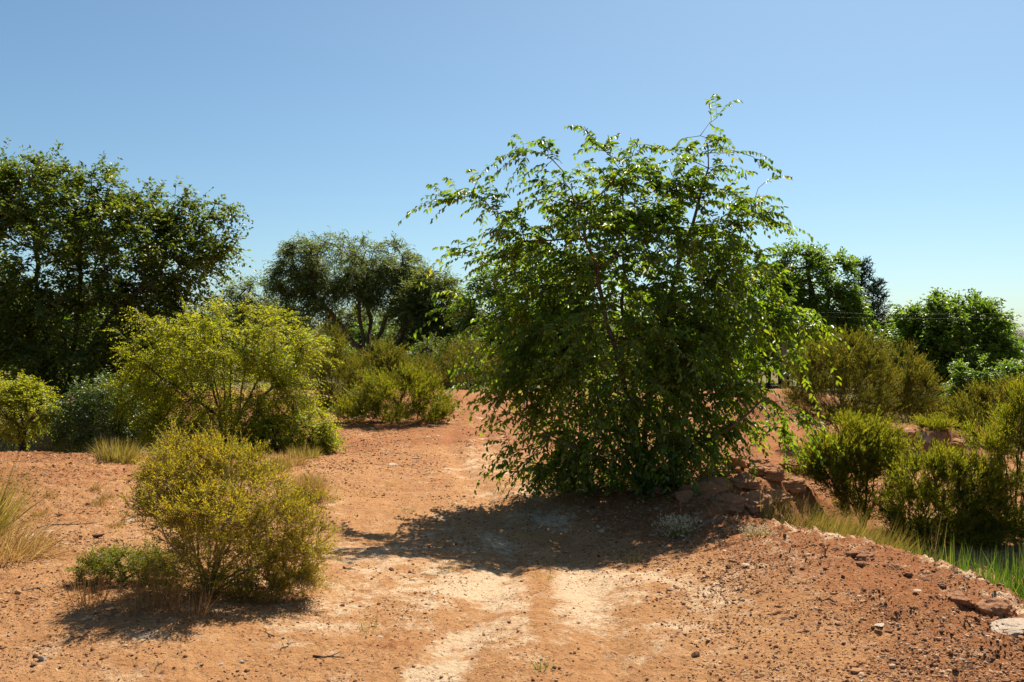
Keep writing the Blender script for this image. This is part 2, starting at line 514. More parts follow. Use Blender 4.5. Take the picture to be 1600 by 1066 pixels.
def frames(d):
    u = norm(np.cross(d, REF)); w = np.cross(d, u)
    return u, w


def tubes(p0, p1, r0, r1, d0, d1, sides):
    ang = np.arange(sides) / sides * 2 * math.pi
    c, s = np.cos(ang)[None, :, None], np.sin(ang)[None, :, None]
    def ring(p, r, d):
        u, w = frames(d)
        return p[:, None] + r[:, None, None] * (u[:, None] * c + w[:, None] * s)
    n = len(p0)
    V = np.concatenate([ring(p0, r0, d0), ring(p1, r1, d1)], axis=1).reshape(-1, 3)
    k = np.arange(sides); k2 = (k + 1) % sides
    q = np.stack([k, k2, sides + k2, sides + k], -1)[None] + (np.arange(n) * 2 * sides)[:, None, None]
    return V, q.reshape(-1, 4)


def wood(N, par, rad, ids, sides=5, thin=0.0):
    """tube mesh for the edges that end in the node ids"""
    e = np.array([i for i in ids if par[i] >= 0])
    if len(e) == 0: return None
    main = {}
    for i in range(len(par)):
        p = par[i]
        if p >= 0 and (p not in main or rad[i] > rad[main[p]]): main[p] = i
    tang = np.zeros_like(N)
    for i in range(len(par)):
        t = np.zeros(3)
        if par[i] >= 0: t += norm(N[i] - N[par[i]])
        if i in main: t += norm(N[main[i]] - N[i])
        tang[i] = t
    tang = norm(tang)
    p = par[e]
    ismain = np.array([main[a] == b for a, b in zip(p, e)])
    r0 = np.where(ismain, rad[p], np.minimum(rad[p], rad[e] * 1.25)); r1 = rad[e]
    dd = norm(N[e] - N[p])
    d0 = np.where(ismain[:, None], tang[p], dd)
    thick = r0 > thin
    if thick.all() or sides <= 3: return tubes(N[p], N[e], r0, r1, d0, tang[e], sides)
    b = tubes(N[p][~thick], N[e][~thick], r0[~thick], r1[~thick], d0[~thick], tang[e][~thick], 3)
    if not thick.any(): return b
    a = tubes(N[p][thick], N[e][thick], r0[thick], r1[thick], d0[thick], tang[e][thick], sides)
    return np.vstack([a[0], b[0]]), np.vstack([a[1], b[1] + len(a[0])])


def leaves(pos, dirv, nrm, L, W, tint, hexa=False, fold=0.25):
    """leaf blades folded along the midrib"""
    side = norm(np.cross(dirv, nrm)); up = np.cross(side, dirv)
    n = len(pos)
    L = L[:, None]; W = W[:, None]
    if hexa:
        b = pos; t = pos + dirv * L - up * L * 0.12
        f1 = dirv * L * 0.28; f2 = dirv * L * 0.66 - up * L * 0.04
        lift = up * W * fold
        V = np.stack([b, b + f1 + side * W * 0.46 + lift, b + f2 + side * W * 0.40 + lift, t, b + f2 - side * W * 0.40 + lift, b + f1 - side * W * 0.46 + lift], 1).reshape(-1, 3)
        o = np.arange(n)[:, None] * 6
        q = np.concatenate([o + np.array([[0, 3, 2, 1]]), o + np.array([[0, 5, 4, 3]])], 1).reshape(-1, 4)
        return V, q, np.repeat(tint, 2)
    b = pos; t = pos + dirv * L
    mid = pos + dirv * L * 0.45 + up * W * fold
    V = np.stack([b, mid + side * W * 0.5, t, mid - side * W * 0.5], 1).reshape(-1, 3)
    o = np.arange(n)[:, None] * 4
    q = np.concatenate([o + np.array([[0, 2, 1]]), o + np.array([[0, 3, 2]])], 1).reshape(-1, 3)
    return V, q, np.repeat(tint, 2)


def sprays(o, d, L, nl, leafL, leafW, droop, spread, rng, hang=0.2, updown=0.0, hexa=False, jit=0.15, tintbias=None, twig=None):
    """leafy twigs: o origins, d directions, L lengths; nl leaves along each, set alternately left and right"""
    n = len(o)
    t = (np.arange(nl) + 0.5) / nl
    t = np.clip(t[None] + rng.uniform(-0.5, 0.5, (n, nl)) / nl, 0.02, 1.0)
    dn = np.array([0, 0, -1.0])
    ax = d[:, None] * (L[:, None] * t)[..., None] + dn * (droop * L[:, None] * t ** 2)[..., None]
    pos = o[:, None] + ax
    tan = norm(d[:, None] + dn * (2 * droop * t)[..., None])
    sidev = norm(np.cross(d, np.array([0, 0, 1.0]) + rng.normal(0, 0.35, d.shape)))
    sgn = np.where(np.arange(nl) % 2 == 0, 1.0, -1.0)[None, :, None]
    ld = norm(tan * (1 - spread) + sidev[:, None] * sgn * spread + dn * hang + np.array([0, 0, 1.0]) * updown + rng.normal(0, jit, pos.shape))
    nr = norm(np.array([0, 0, 1.0]) + rng.normal(0, 0.55, pos.shape))
    pos = pos.reshape(-1, 3); ld = ld.reshape(-1, 3); nr = nr.reshape(-1, 3)
    k = len(pos)
    ll = leafL * rng.uniform(0.65, 1.2, k); ww = leafW * rng.uniform(0.75, 1.2, k)
    tint = rng.random(k)
    if tintbias is not None: tint = np.clip(tint * 0.6 + np.repeat(tintbias, nl) * 0.4, 0, 1)
    V, q, tt = leaves(pos, ld, nr, ll, ww, tint, hexa)
    tw = None
    if twig:
        s = np.linspace(0, 1, 4)
        pts = o[:, None] + d[:, None] * (L[:, None] * s)[..., None] + dn * (droop * L[:, None] * s ** 2)[..., None]
        tg = norm(d[:, None] + dn * (2 * droop * s)[..., None] + np.zeros((n, 1, 1)))
        rr = twig * (1 - 0.75 * s)
        tw = tubes(pts[:, :-1].reshape(-1, 3), pts[:, 1:].reshape(-1, 3), np.tile(rr[:-1], n), np.tile(rr[1:], n), tg[:, :-1].reshape(-1, 3), tg[:, 1:].reshape(-1, 3), 3)
    return V, q, tt, tw


def W3(px, py, d):
    return np.array([(px - CX) / F * d, d, EYE - (py - CY) / F * d])


def blob_points(blobs, d, n, rng, depth=1.0, shell=0.45):
    """points inside a union of ellipsoids given by their outline (cx, cy, rx, ry[, depth offset])"""
    w = np.array([b[2] * b[3] for b in blobs], float); w /= w.sum()
    out = []
    for b, k in zip(blobs, np.maximum(1, (w * n).astype(int))):
        c = W3(b[0], b[1], d)
        if len(b) > 4: c = c + np.array([0, b[4], 0])
        rx, rz = b[2] / F * d, b[3] / F * d
        v = norm(rng.normal(size=(k, 3)))
        r = rng.uniform(shell ** 3, 1, (k, 1)) ** (1 / 3)
        out.append(c + v * r * np.array([rx, 0.5 * (rx + rz) * depth, rz]))
    return np.vstack(out)


def plant(name, label, cat, base, stems, blobs, d, n_att, step, leaf, mat, bark, seed, group=None, tips=(), kill=None, tip_r=0.004, n_leaf=20000,
          nl=8, sl=0.25, leafL=0.05, leafW=0.025, droop=0.3, spread=0.6, hang=0.2, updown=0.0, outward=0.6, trop=(0, 0, 0.12), depth=1.0, hexa=False,
          lift=0.0, split=False, bare=3, cap=1e9, shell=0.45, twig=None, wood_name='trunk', leaf_name='crown', sides=5, jit=0.15, minz=None, expo=2.4, clump=0.62, gaps=0.4, auto=0):
    """a woody plant: stems (each a list of pixel points), branches grown into the crown outline, leafy twigs on the outer wood"""
    rng = np.random.default_rng(seed)
    att = blob_points(blobs, d, int(n_att * 1.7), rng, depth, shell)
    fq = 1.0 / (clump * np.mean([math.sqrt(b[2] * b[3]) for b in blobs]) / F * d)
    o3 = rng.random(3) * 50
    nz = pn(att[:, 0] * fq + o3[0] + 0.6 * fq * att[:, 2], att[:, 1] * fq + o3[1] - 0.5 * fq * att[:, 2]) + pn(att[:, 2] * fq + o3[2] + 0.4 * fq * att[:, 0], att[:, 0] * fq - 0.5 * fq * att[:, 1])
    att = att[nz > np.quantile(nz, gaps)]
    thin = tip_r * 3.2
    for tpl in tips:
        off = tpl[0]
        pts = np.array([W3(a, b, d) + np.array([0, off * (k + 1) / len(tpl[1:]), 0]) for k, (a, b) in enumerate(tpl[1:])])
        seg = []
        for a, b in zip(pts[:-1], pts[1:]):
            m = max(2, int(np.linalg.norm(b - a) / (step * 0.9)))
            seg += [a + (b - a) * k / m for k in range(m)]
        att = np.vstack([att, np.array(seg + [pts[-1]])])
    bx, by = base
    bz = h1(bx, by) - 0.04
    zlo = bz + 0.06 if minz is None else minz
    att[:, 2] = np.maximum(att[:, 2], zlo + rng.uniform(0, 0.08, len(att)))
    nodes = [np.array([bx, by, bz])]; par = [-1]
    stems = [list(s_) for s_ in stems]
    for _ in range(auto):
        b = blobs[rng.integers(len(blobs))]
        tx, ty = b[0] + rng.uniform(-.5, .5) * b[2], b[1] + rng.uniform(-.3, .6) * b[3]
        sx = CX + bx / d * F
        ty0 = CY + (EYE - bz) / d * F
        off = rng.uniform(-.6, .6) * b[2] / F * d
        stems.append([(sx + (tx - sx) * .35, ty0 + (ty - ty0) * .5, off * .4), (tx, ty, off)])
    for st in stems:
        prev = 0; last = nodes[0]
        for (a, b, off) in st:
            q = W3(a, b, d) + np.array([0, off, 0])
            m = max(1, int(np.linalg.norm(q - last) / step))
            for k in range(1, m + 1):
                nodes.append(last + (q - last) * k / m + (rng.normal(0, 0.10 * step, 3) if k < m else 0)); par.append(prev); prev = len(nodes) - 1
            last = q
    N, par = grow(att, nodes, par, step, kill or step * 1.6, rng, trop)
    # a last twig reaches every attraction point, so the crown fills its outline
    Dm = np.linalg.norm(att[:, None] - N[None], axis=2)
    nn = Dm.argmin(1); dm = Dm.min(1)
    ok = dm > step * 0.3
    pa, qa = nn[ok], att[ok]
    mid = (N[pa] + qa) / 2 + rng.normal(0, 0.12, qa.shape) * dm[ok][:, None]
    b0 = len(N)
    N = np.vstack([N, mid, qa]); par = np.concatenate([par, pa, b0 + np.arange(len(qa))])
    rad, ht = radii(par, tip_r, expo, cap)
    root = empty(name, (bx, by, bz))
    tag(root, label, cat, group)
    org = np.array([bx, by, bz])
    bear = np.nonzero((ht <= bare) & (par >= 0))[0]
    cen = att.mean(0)
    # limb id of each node when the crown is split into limbs
    limb = np.zeros(len(par), int)
    if split:
        sub = np.ones(len(par), int)
        for i in range(len(par) - 1, 0, -1): sub[par[i]] += sub[i]
        thr = len(par) * split
        nxt = 1
        for i in range(1, len(par)):
            p = par[i]
            if limb[p]: limb[i] = limb[p]
            elif sub[i] < thr and sub[i] > 6: limb[i] = nxt; nxt += 1
    V0 = wood(N, par, rad, np.nonzero(limb == 0)[0], max(sides, 6), thin)
    if V0: link(wood_name, mesh_from(name + '_wood', V0[0] - org, [V0[1]], smooth=True), M[bark], root)
    ns = max(1, n_leaf // nl)
    pick = rng.choice(bear, ns)
    a = rng.random((ns, 1))
    o = N[par[pick]] * (1 - a) + N[pick] * a
    dv = norm(N[pick] - N[par[pick]])
    outw = norm((o - cen) * np.array([1, 1, 0.7]))
    dirs = norm(dv * 0.6 + outw * outward + np.array([0, 0, lift]) + rng.normal(0, 0.42, o.shape))
    Ls = sl * rng.uniform(0.55, 1.25, ns)
    tb = rng.random(len(N))[pick] if True else None
    pl = limb[pick]
    for L in range(0, limb.max() + 1):
        m = pl == L
        if not m.any(): continue
        host = root
        if L > 0:
            ids = np.nonzero(limb == L)[0]
            wv = wood(N, par, rad, ids, sides, thin)
            if wv: host = link('branch', mesh_from(name + '_branch', wv[0] - org, [wv[1]], smooth=True), M[bark], root)
        V, q, tt, tw = sprays(o[m], dirs[m], Ls[m], nl, leafL, leafW, droop, spread, rng, hang, updown, hexa, jit, tb[m], twig)
        V[:, 2] = np.maximum(V[:, 2], bz + 0.03)
        me = mesh_from(name + '_leaf', V - org, [q], {'tint': tt})
        c = link(leaf_name if not split else 'foliage', me, M[mat], host)
        c['kind'] = 'stuff'
        if tw and (split or twig):
            link('twigs', mesh_from(name + '_twig', tw[0] - org, [tw[1]]), M[bark], host)['kind'] = 'stuff'
    return root


def copy_tree(o, parent=None):
    c = o.copy(); COL.objects.link(c); c.parent = parent
    for ch in list(o.children): copy_tree(ch, c)
    return c


def place_copy(src, label, loc, scale, rz, group=None, cat=None):
    c = copy_tree(src)
    c.location = loc
    c.scale = scale if isinstance(scale, tuple) else (scale,) * 3
    c.rotation_euler = (0, 0, rz)
    c['label'] = label
    if group: c['group'] = group
    return c


# ------------------------------------------------------------------ the plants
def build_plants():
    # ---- big elm standing by the track
    d = 9.2
    ex, ey = (1005 - CX) / F * d, d
    plant('elm_tree', 'many-stemmed green elm with long arching sprays shading the dirt track', 'tree', (ex, ey),
          [[(1005, 740, 0), (1010, 660, 0), (1030, 560, .1), (1050, 460, .1), (1085, 350, .1), (1110, 260, .1)],
           [(1000, 745, 0), (985, 660, -.1), (960, 560, -.3), (930, 450, -.4), (900, 330, -.4)],
           [(1010, 745, 0), (1040, 650, .2), (1100, 540, .4), (1150, 440, .4)],
           [(995, 748, 0), (950, 690, .3), (880, 600, .6), (820, 520, .6), (770, 440, .5)],
           [(1000, 748, 0), (1000, 640, .3), (985, 500, .6), (985, 330, .6)],
           [(1000, 750, 0), (960, 720, -.3), (890, 690, -.6)],
           [(1010, 750, 0), (1060, 700, -.3), (1130, 660, -.4), (1180, 620, -.3)]],
          [(985, 450, 205, 180), (1085, 335, 92, 92), (890, 395, 130, 95), (1105, 500, 115, 130), (970, 620, 190, 120), (850, 540, 90, 100), (940, 715, 135, 55), (1150, 640, 70, 42), (1040, 735, 50, 30), (985, 320, 90, 65), (1195, 500, 45, 45), (990, 570, 180, 170), (890, 725, 75, 32), (985, 755, 85, 22), (1060, 690, 60, 40)],
          d, 1500, 0.16, None, 'elm', 'bark_brown', 11,
          tips=[(-.2, (860, 420), (780, 340), (715, 302), (692, 322)), (.2, (860, 450), (770, 400), (715, 372), (692, 396)), (-.3, (850, 380), (790, 320), (752, 284)),
                (.1, (880, 350), (840, 270), (800, 246)), (.3, (900, 330), (880, 250), (848, 213)), (-.2, (960, 320), (940, 240), (910, 205)), (.2, (1000, 320), (990, 250), (1014, 219)), (0, (975, 300), (985, 215)),
                (.1, (1085, 310), (1110, 240), (1126, 176)), (-.3, (1090, 330), (1140, 240), (1168, 250), (1184, 292)), (.2, (1100, 360), (1170, 310), (1190, 326)), (-.2, (1120, 400), (1185, 345), (1195, 360)),
                (.1, (1150, 460), (1230, 440), (1255, 476)), (-.2, (1160, 520), (1240, 510), (1260, 518)), (.2, (1150, 590), (1230, 570), (1270, 600)), (-.3, (1150, 630), (1220, 625), (1258, 660)), (.2, (1130, 660), (1210, 665), (1240, 690)),
                (-.4, (850, 520), (760, 505), (705, 530)), (-.2, (850, 560), (775, 545), (730, 600)), (-.5, (860, 590), (790, 600), (765, 660)), (-.6, (870, 670), (820, 690), (790, 745)), (-.4, (900, 700), (850, 730), (830, 755)),
                (-.3, (850, 470), (750, 450), (700, 480)), (-.2, (870, 620), (800, 660), (790, 700)), (.3, (1080, 320), (1075, 250), (1080, 205))],
          tip_r=0.0032, n_leaf=52000, nl=15, sl=0.40, leafL=0.066, leafW=0.031, lift=0.22, droop=0.5, spread=0.62, hang=0.38, outward=0.55, trop=(0, 0, 0.05), hexa=True,
          split=0.06, bare=4, twig=0.0022, cap=0.042, depth=0.8, shell=0.3, expo=2.75, gaps=0.45, clump=.34)

    # ---- left: tall dark tree
    d = 21.5
    plant('leaning_tree', 'tall dark green tree with leaning black trunks behind the yellow-green bush', 'tree', ((95 - CX) / F * d, d),
          [[(100, 640, 0), (110, 560, 0), (120, 480, 0), (125, 400, 0)], [(100, 650, 0), (60, 560, .4), (40, 460, .6), (30, 360, .7)],
           [(120, 650, -.3), (155, 550, -.5), (200, 480, -.5), (260, 430, -.4)], [(110, 655, .3), (150, 600, .5), (210, 480, .8), (290, 400, .8)], [(90, 655, .3), (0, 560, .5), (-60, 440, .5)]],
          [(60, 400, 150, 130), (190, 400, 130, 90), (280, 410, 85, 75), (90, 320, 110, 75), (20, 300, 70, 60), (300, 360, 55, 60), (130, 520, 150, 110), (-60, 420, 130, 170), (230, 340, 60, 50), (20, 560, 90, 80), (170, 590, 110, 60), (250, 520, 80, 60)],
          d, 1500, 0.38, None, 'dark', 'bark_dark', 12,
          tips=[(.1, (80, 320), (82, 240)), (0, (280, 350), (275, 288)), (.2, (310, 380), (372, 340)), (-.2, (310, 400), (372, 375)), (.3, (150, 320), (147, 265)), (0, (310, 430), (365, 425)), (-.3, (0, 300), (15, 250)), (.3, (230, 340), (225, 290))],
          tip_r=0.006, n_leaf=84000, nl=9, sl=0.5, leafL=0.118, leafW=0.066, droop=0.18, spread=0.6, hang=0.15, split=0.12, bare=4, cap=0.19, hexa=False, expo=2.5, gaps=.22)
    # ---- yellow-green elm bush
    d = 13.3
    plant('elm_bush', 'round yellow-green elm bush with two dark stems beside the sandy shoulder', 'bush', ((355 - CX) / F * d, d),
          [[(342, 640, 0), (330, 590, 0), (300, 540, -.2)], [(372, 640, .1), (380, 580, .1), (400, 530, .1)], [(345, 650, -.1), (270, 590, -.4), (230, 560, -.5)], [(365, 650, .2), (430, 600, .3), (460, 560, .3)], [(355, 640, .2), (350, 560, .3), (345, 520, .3)]],
          [(345, 540, 120, 60), (270, 560, 70, 60), (420, 550, 75, 62), (340, 600, 130, 55), (440, 590, 50, 50), (345, 505, 60, 28), (240, 540, 40, 40), (300, 640, 60, 30), (410, 640, 50, 30), (270, 670, 70, 34), (350, 685, 90, 26), (340, 630, 150, 60), (440, 650, 60, 40), (225, 620, 50, 50)],
          d, 1300, 0.2, None, 'yellow', 'bark_dark', 13, tips=[(0, (450, 540), (500, 530)), (0, (440, 580), (490, 590)), (-.2, (250, 550), (195, 520)), (.1, (340, 510), (338, 478)), (0, (410, 510), (425, 482)), (.2, (300, 510), (285, 478)), (0, (460, 560), (515, 560)), (-.2, (230, 580), (190, 600)), (.1, (380, 500), (385, 470)), (-.2, (240, 520), (215, 490)), (0, (470, 610), (505, 625))],
          tip_r=0.0032, n_leaf=74000, nl=12, sl=0.3, leafL=0.040, leafW=0.02, droop=0.3, spread=0.6, hang=0.2, split=0.12, bare=5, cap=0.032, depth=0.9, expo=3.0, auto=8, clump=.5, gaps=.42)
    # low fresh green skirt to the right of it
    d = 12.9
    plant('low_elm_shrub', 'low light green elm shrub spilling onto the track edge below the elm bush', 'bush', ((430 - CX) / F * d, d),
          [[(430, 680, 0), (420, 660, 0)], [(440, 690, 0), (480, 665, 0)], [(430, 690, 0), (390, 680, 0)]],
          [(425, 685, 55, 32), (480, 672, 50, 30), (395, 695, 35, 20), (500, 692, 28, 16)], d, 420, 0.12, None, 'yellow', 'bark_dark', 14, tip_r=0.003,
          n_leaf=22000, nl=10, sl=0.2, leafL=0.038, leafW=0.019, bare=4, cap=0.02, droop=0.25, wood_name='stem', leaf_name='foliage')
    d = 13.6
    plant('yellow_shrub', 'yellow-green leafy shrub in front of the tall dark tree', 'bush', ((35 - CX) / F * d, d),
          [[(35, 660, 0), (30, 630, 0)], [(40, 665, 0), (65, 635, 0)], [(30, 665, 0), (-10, 635, 0)]],
          [(30, 640, 55, 45), (-25, 640, 60, 45), (60, 635, 30, 28), (20, 605, 35, 20)], d, 420, 0.14, None, 'yellow', 'bark_dark', 15, tip_r=0.004,
          n_leaf=16000, nl=10, sl=0.24, leafL=0.045, leafW=0.024, bare=4, cap=0.03, wood_name='stem', leaf_name='foliage')
    d = 13.6
    plant('grey_green_shrub', 'glossy grey-green shrub between the two yellow-green bushes', 'bush', ((165 - CX) / F * d, d),
          [[(165, 680, 0), (160, 640, 0)], [(170, 685, 0), (205, 650, 0)], [(160, 685, 0), (120, 650, 0)]],
          [(160, 655, 65, 45), (205, 670, 40, 40), (120, 660, 40, 40), (165, 620, 45, 30)], d, 480, 0.14, None, 'grey', 'bark_grey', 16, tip_r=0.004,
          n_leaf=18000, nl=9, sl=0.24, leafL=0.05, leafW=0.022, bare=4, cap=0.03, wood_name='stem', leaf_name='foliage', droop=0.15)

    # ---- foreground bush
    d = 5.55
    plant('greasewood_bush', 'yellow-olive fine-leaved bush casting a dark shadow on the sand', 'bush', ((325 - CX) / F * d, d),
          [[(320, 900, 0), (310, 850, 0), (290, 780, 0), (285, 730, 0)], [(330, 905, 0), (345, 850, .1), (350, 780, .15), (350, 720, .15)], [(335, 905, 0), (390, 850, -.1), (430, 810, -.1)],
           [(325, 905, 0), (270, 860, .2), (250, 820, .2)], [(335, 910, 0), (400, 890, .15), (460, 850, .2)], [(330, 905, .05), (360, 830, -.25), (390, 760, -.25)], [(315, 905, .05), (300, 840, -.3), (270, 790, -.3)]],
          [(310, 755, 80, 62), (370, 790, 90, 70), (280, 780, 60, 70), (420, 830, 70, 55), (440, 880, 50, 42), (300, 710, 55, 26), (370, 730, 50, 35), (390, 900, 65, 30), (470, 800, 35, 30), (340, 840, 80, 50), (290, 890, 70, 40), (440, 915, 75, 30), (360, 920, 70, 26), (475, 850, 40, 40), (260, 740, 40, 36), (300, 765, 50, 42, -.36), (365, 790, 55, 48, -.36)],
          d, 2200, 0.062, None, 'brush', 'twig', 17,
          tips=[(0, (460, 850), (500, 830), (530, 870)), (.1, (440, 810), (500, 780), (520, 790)), (0, (470, 870), (505, 860), (515, 815)), (-.1, (240, 780), (200, 785)), (.1, (300, 720), (250, 690)), (0, (330, 720), (345, 690)), (-.1, (450, 890), (490, 910)), (.1, (250, 720), (225, 760)), (0, (290, 720), (268, 672)), (.1, (380, 740), (405, 705)), (-.1, (420, 800), (455, 750)), (.1, (340, 720), (322, 676)), (0, (245, 790), (190, 815)), (-.2, (450, 850), (512, 845)), (.2, (440, 780), (480, 755)), (-.2, (470, 900), (520, 905)), (0, (370, 735), (378, 690))],
          tip_r=0.0013, n_leaf=104000, nl=14, sl=0.115, leafL=0.018, leafW=0.0058, droop=0.0, spread=0.45, hang=0.0, updown=0.25, lift=0.35, outward=0.5, split=0.12, bare=5, cap=0.009, jit=0.3, twig=0.0008, depth=1.2, expo=3.0, auto=12, clump=0.36, gaps=0.52)
    d = 5.75
    plant('shaded_shrub', 'low dark green shrub in the shade at the foot of the olive bush', 'bush', ((190 - CX) / F * d, d),
          [[(190, 900, 0), (180, 880, 0)], [(195, 905, 0), (225, 885, 0)], [(185, 905, 0), (150, 890, 0)]],
          [(180, 885, 55, 28), (225, 880, 45, 26), (145, 900, 30, 20), (245, 910, 40, 22)], d, 380, 0.05, None, 'greenbrush', 'twig', 18, tip_r=0.0013,
          n_leaf=13000, nl=10, sl=0.075, leafL=0.018, leafW=0.007, droop=0.0, updown=0.2, lift=0.3, bare=5, cap=0.01, wood_name='stem', leaf_name='foliage', jit=0.3)

    # ---- feathery brush: used for many of the wild bushes
    def brush(name, label, base, d, stems, blobs, mat, seed, n_leaf, leafL, leafW, sl, step, n_att, nl=12, bark='bark_dark', group=None, tips=(), split=False, depth=0.95, cap=0.016, tip_r=0.0022, auto=9):
        return plant(name, label, 'bush', ((base - CX) / F * d, d), stems, blobs, d, n_att, step, None, mat, bark, seed, group=group, tips=tips, tip_r=tip_r, n_leaf=n_leaf, nl=nl, sl=sl, leafL=leafL, leafW=leafW,
                     droop=-0.05, spread=0.35, hang=0.0, updown=0.45, lift=0.6, outward=0.45, bare=4, cap=cap, jit=0.22, depth=depth, split=split, wood_name='stem', leaf_name='foliage', trop=(0, 0, 0.2), expo=3.2, auto=auto, clump=0.5, gaps=0.42)

    brush('rounded_brush', 'bright green rounded brush growing at the far bend of the track', 620, 16.6,
          [[(620, 640, 0), (620, 625, 0)], [(622, 650, 0), (670, 630, 0)], [(618, 650, 0), (570, 635, 0)], [(620, 645, .5), (600, 615, .5)]],
          [(575, 640, 45, 25), (625, 628, 60, 36), (675, 638, 36, 26), (600, 612, 36, 25), (650, 605, 36, 24), (620, 655, 80, 10), (545, 655, 26, 10), (690, 652, 24, 12)], 'greenbrush', 21, 28000, 0.055, 0.014, 0.26, 0.16, 520, tips=[(0, (640, 600), (645, 580))])
    brush('tamarisk_bush', 'brownish tamarisk bush standing between the elm bush and rounded brush', 515, 18.5,
          [[(515, 600, 0), (515, 560, 0)], [(515, 610, 0), (540, 570, 0)], [(512, 610, 0), (495, 570, 0)]],
          [(510, 550, 32, 40), (530, 590, 38, 45), (495, 610, 40, 38), (555, 620, 30, 30), (520, 640, 50, 18)], 'tamarisk', 22, 19000, 0.06, 0.015, 0.3, 0.2, 380)
    brush('olive_brush', 'olive brush with a dead orange tip behind the rounded green brush', 590, 19.5,
          [[(590, 600, 0), (590, 575, 0)], [(592, 605, 0), (640, 585, 0)], [(588, 605, 0), (555, 580, 0)]],
          [(590, 580, 45, 30), (640, 590, 38, 25), (560, 590, 30, 30), (605, 560, 26, 18)], 'tamarisk', 23, 19000, 0.06, 0.015, 0.3, 0.2, 380)
    brush('back_brush', 'olive brush lining the crest where the track disappears', 730, 25.0,
          [[(730, 590, 0), (730, 575, 0)], [(735, 600, 0), (780, 580, 0)], [(725, 600, 0), (690, 580, 0)]],
          [(690, 580, 40, 32), (740, 575, 45, 35), (790, 585, 40, 28), (720, 555, 30, 20)], 'tamarisk', 24, 17000, 0.065, 0.014, 0.36, 0.26, 360)

    # ---- right side
    brush('tall_tamarisk', 'tall olive-brown tamarisk bush to the right of the elm', 1320, 15.5,
          [[(1320, 640, 0), (1310, 590, 0)], [(1322, 645, 0), (1350, 590, .2)], [(1318, 645, 0), (1275, 600, -.2)], [(1320, 645, .2), (1330, 560, .4)]],
          [(1300, 575, 55, 45), (1340, 560, 40, 36), (1290, 620, 55, 48), (1350, 610, 45, 50), (1260, 600, 30, 40), (1370, 640, 30, 30), (1310, 660, 70, 20)], 'tamarisk', 25, 32000, 0.06, 0.015, 0.28, 0.17, 620, tips=[(0, (1335, 560), (1340, 525)), (0, (1290, 560), (1285, 530))])
    brush('round_tamarisk', 'rounder olive tamarisk bush behind the red bank remnant', 1420, 17.5,
          [[(1420, 630, 0), (1415, 590, 0)], [(1422, 635, 0), (1445, 600, 0)], [(1418, 635, 0), (1390, 600, 0)]],
          [(1405, 585, 40, 38), (1435, 610, 32, 36), (1390, 620, 36, 38), (1410, 645, 50, 14)], 'tamarisk', 26, 20000, 0.06, 0.015, 0.28, 0.19, 360)
    brush('fan_brush', 'green fan-shaped brush with dark bare stems in the wash', 1350, 10.0,
          [[(1350, 800, 0), (1335, 750, 0), (1310, 710, 0)], [(1352, 805, 0), (1360, 750, .1), (1365, 700, .1)], [(1348, 805, 0), (1300, 760, -.1), (1275, 720, -.1)], [(1352, 805, 0), (1390, 760, 0)], [(1350, 800, .1), (1345, 740, .3), (1330, 690, .3)]],
          [(1320, 710, 55, 38), (1370, 715, 42, 40), (1290, 730, 36, 36), (1345, 680, 45, 24), (1385, 755, 24, 36), (1320, 750, 50, 28), (1345, 790, 40, 26), (1325, 725, 65, 45)], 'greenbrush', 27, 42000, 0.044, 0.0105, 0.17, 0.10, 700, split=0.2, tips=[(0, (1390, 700), (1425, 690)), (0, (1280, 750), (1245, 745))], tip_r=0.002)
    brush('dark_stem_brush', 'green brush with splayed dark stems above the weeds of the wash', 1425, 9.3,
          [[(1425, 850, 0), (1420, 800, 0), (1425, 750, 0)], [(1428, 855, 0), (1460, 790, .1), (1480, 750, .1)], [(1422, 855, 0), (1400, 800, -.1)], [(1428, 855, .1), (1500, 800, .3), (1530, 770, .3)]],
          [(1430, 755, 32, 40), (1475, 750, 40, 42), (1520, 760, 40, 45), (1410, 800, 28, 36), (1480, 800, 50, 36), (1540, 810, 35, 35), (1440, 850, 60, 25), (1510, 850, 50, 30), (1465, 830, 70, 36)], 'greenbrush', 28, 44000, 0.044, 0.0105, 0.16, 0.10, 700, split=0.2, tips=[(0, (1430, 740), (1433, 705))], tip_r=0.002)
    brush('big_edge_brush', 'large olive-green brush filling the deep side of the wash', 1585, 9.4,
          [[(1600, 850, 0), (1580, 780, 0), (1570, 720, 0)], [(1605, 855, 0), (1640, 780, .1)], [(1600, 855, .2), (1560, 800, .3)], [(1605, 850, -.2), (1610, 760, -.3)]],
          [(1570, 730, 50, 60), (1625, 710, 70, 85), (1580, 820, 60, 50), (1610, 680, 50, 40), (1660, 820, 60, 60), (1550, 770, 30, 40), (1570, 860, 60, 36), (1620, 640, 50, 45), (1545, 850, 40, 40), (1560, 690, 50, 40)], 'greenbrush', 29, 46000, 0.045, 0.0105, 0.18, 0.11, 700, split=0.2, tip_r=0.002)
    brush('wash_brush', 'olive brush on the far side of the pink dirt slope', 1545, 14.5,
          [[(1545, 660, 0), (1540, 640, 0)], [(1548, 665, 0), (1590, 640, 0)], [(1542, 665, 0), (1510, 645, 0)]],
          [(1530, 640, 40, 32), (1580, 640, 45, 42), (1500, 655, 28, 24), (1620, 650, 40, 40), (1480, 680, 30, 16), (1550, 680, 60, 16)], 'tamarisk', 30, 22000, 0.055, 0.014, 0.24, 0.15, 420)
    brush('small_wash_brush', 'small green brush growing against the red bank remnant', 1455, 13.4,
          [[(1455, 690, 0), (1450, 675, 0)], [(1457, 690, 0), (1470, 675, 0)]],
          [(1455, 675, 24, 24), (1470, 690, 18, 16)], 'greenbrush', 31, 5000, 0.04, 0.009, 0.17, 0.1, 160)

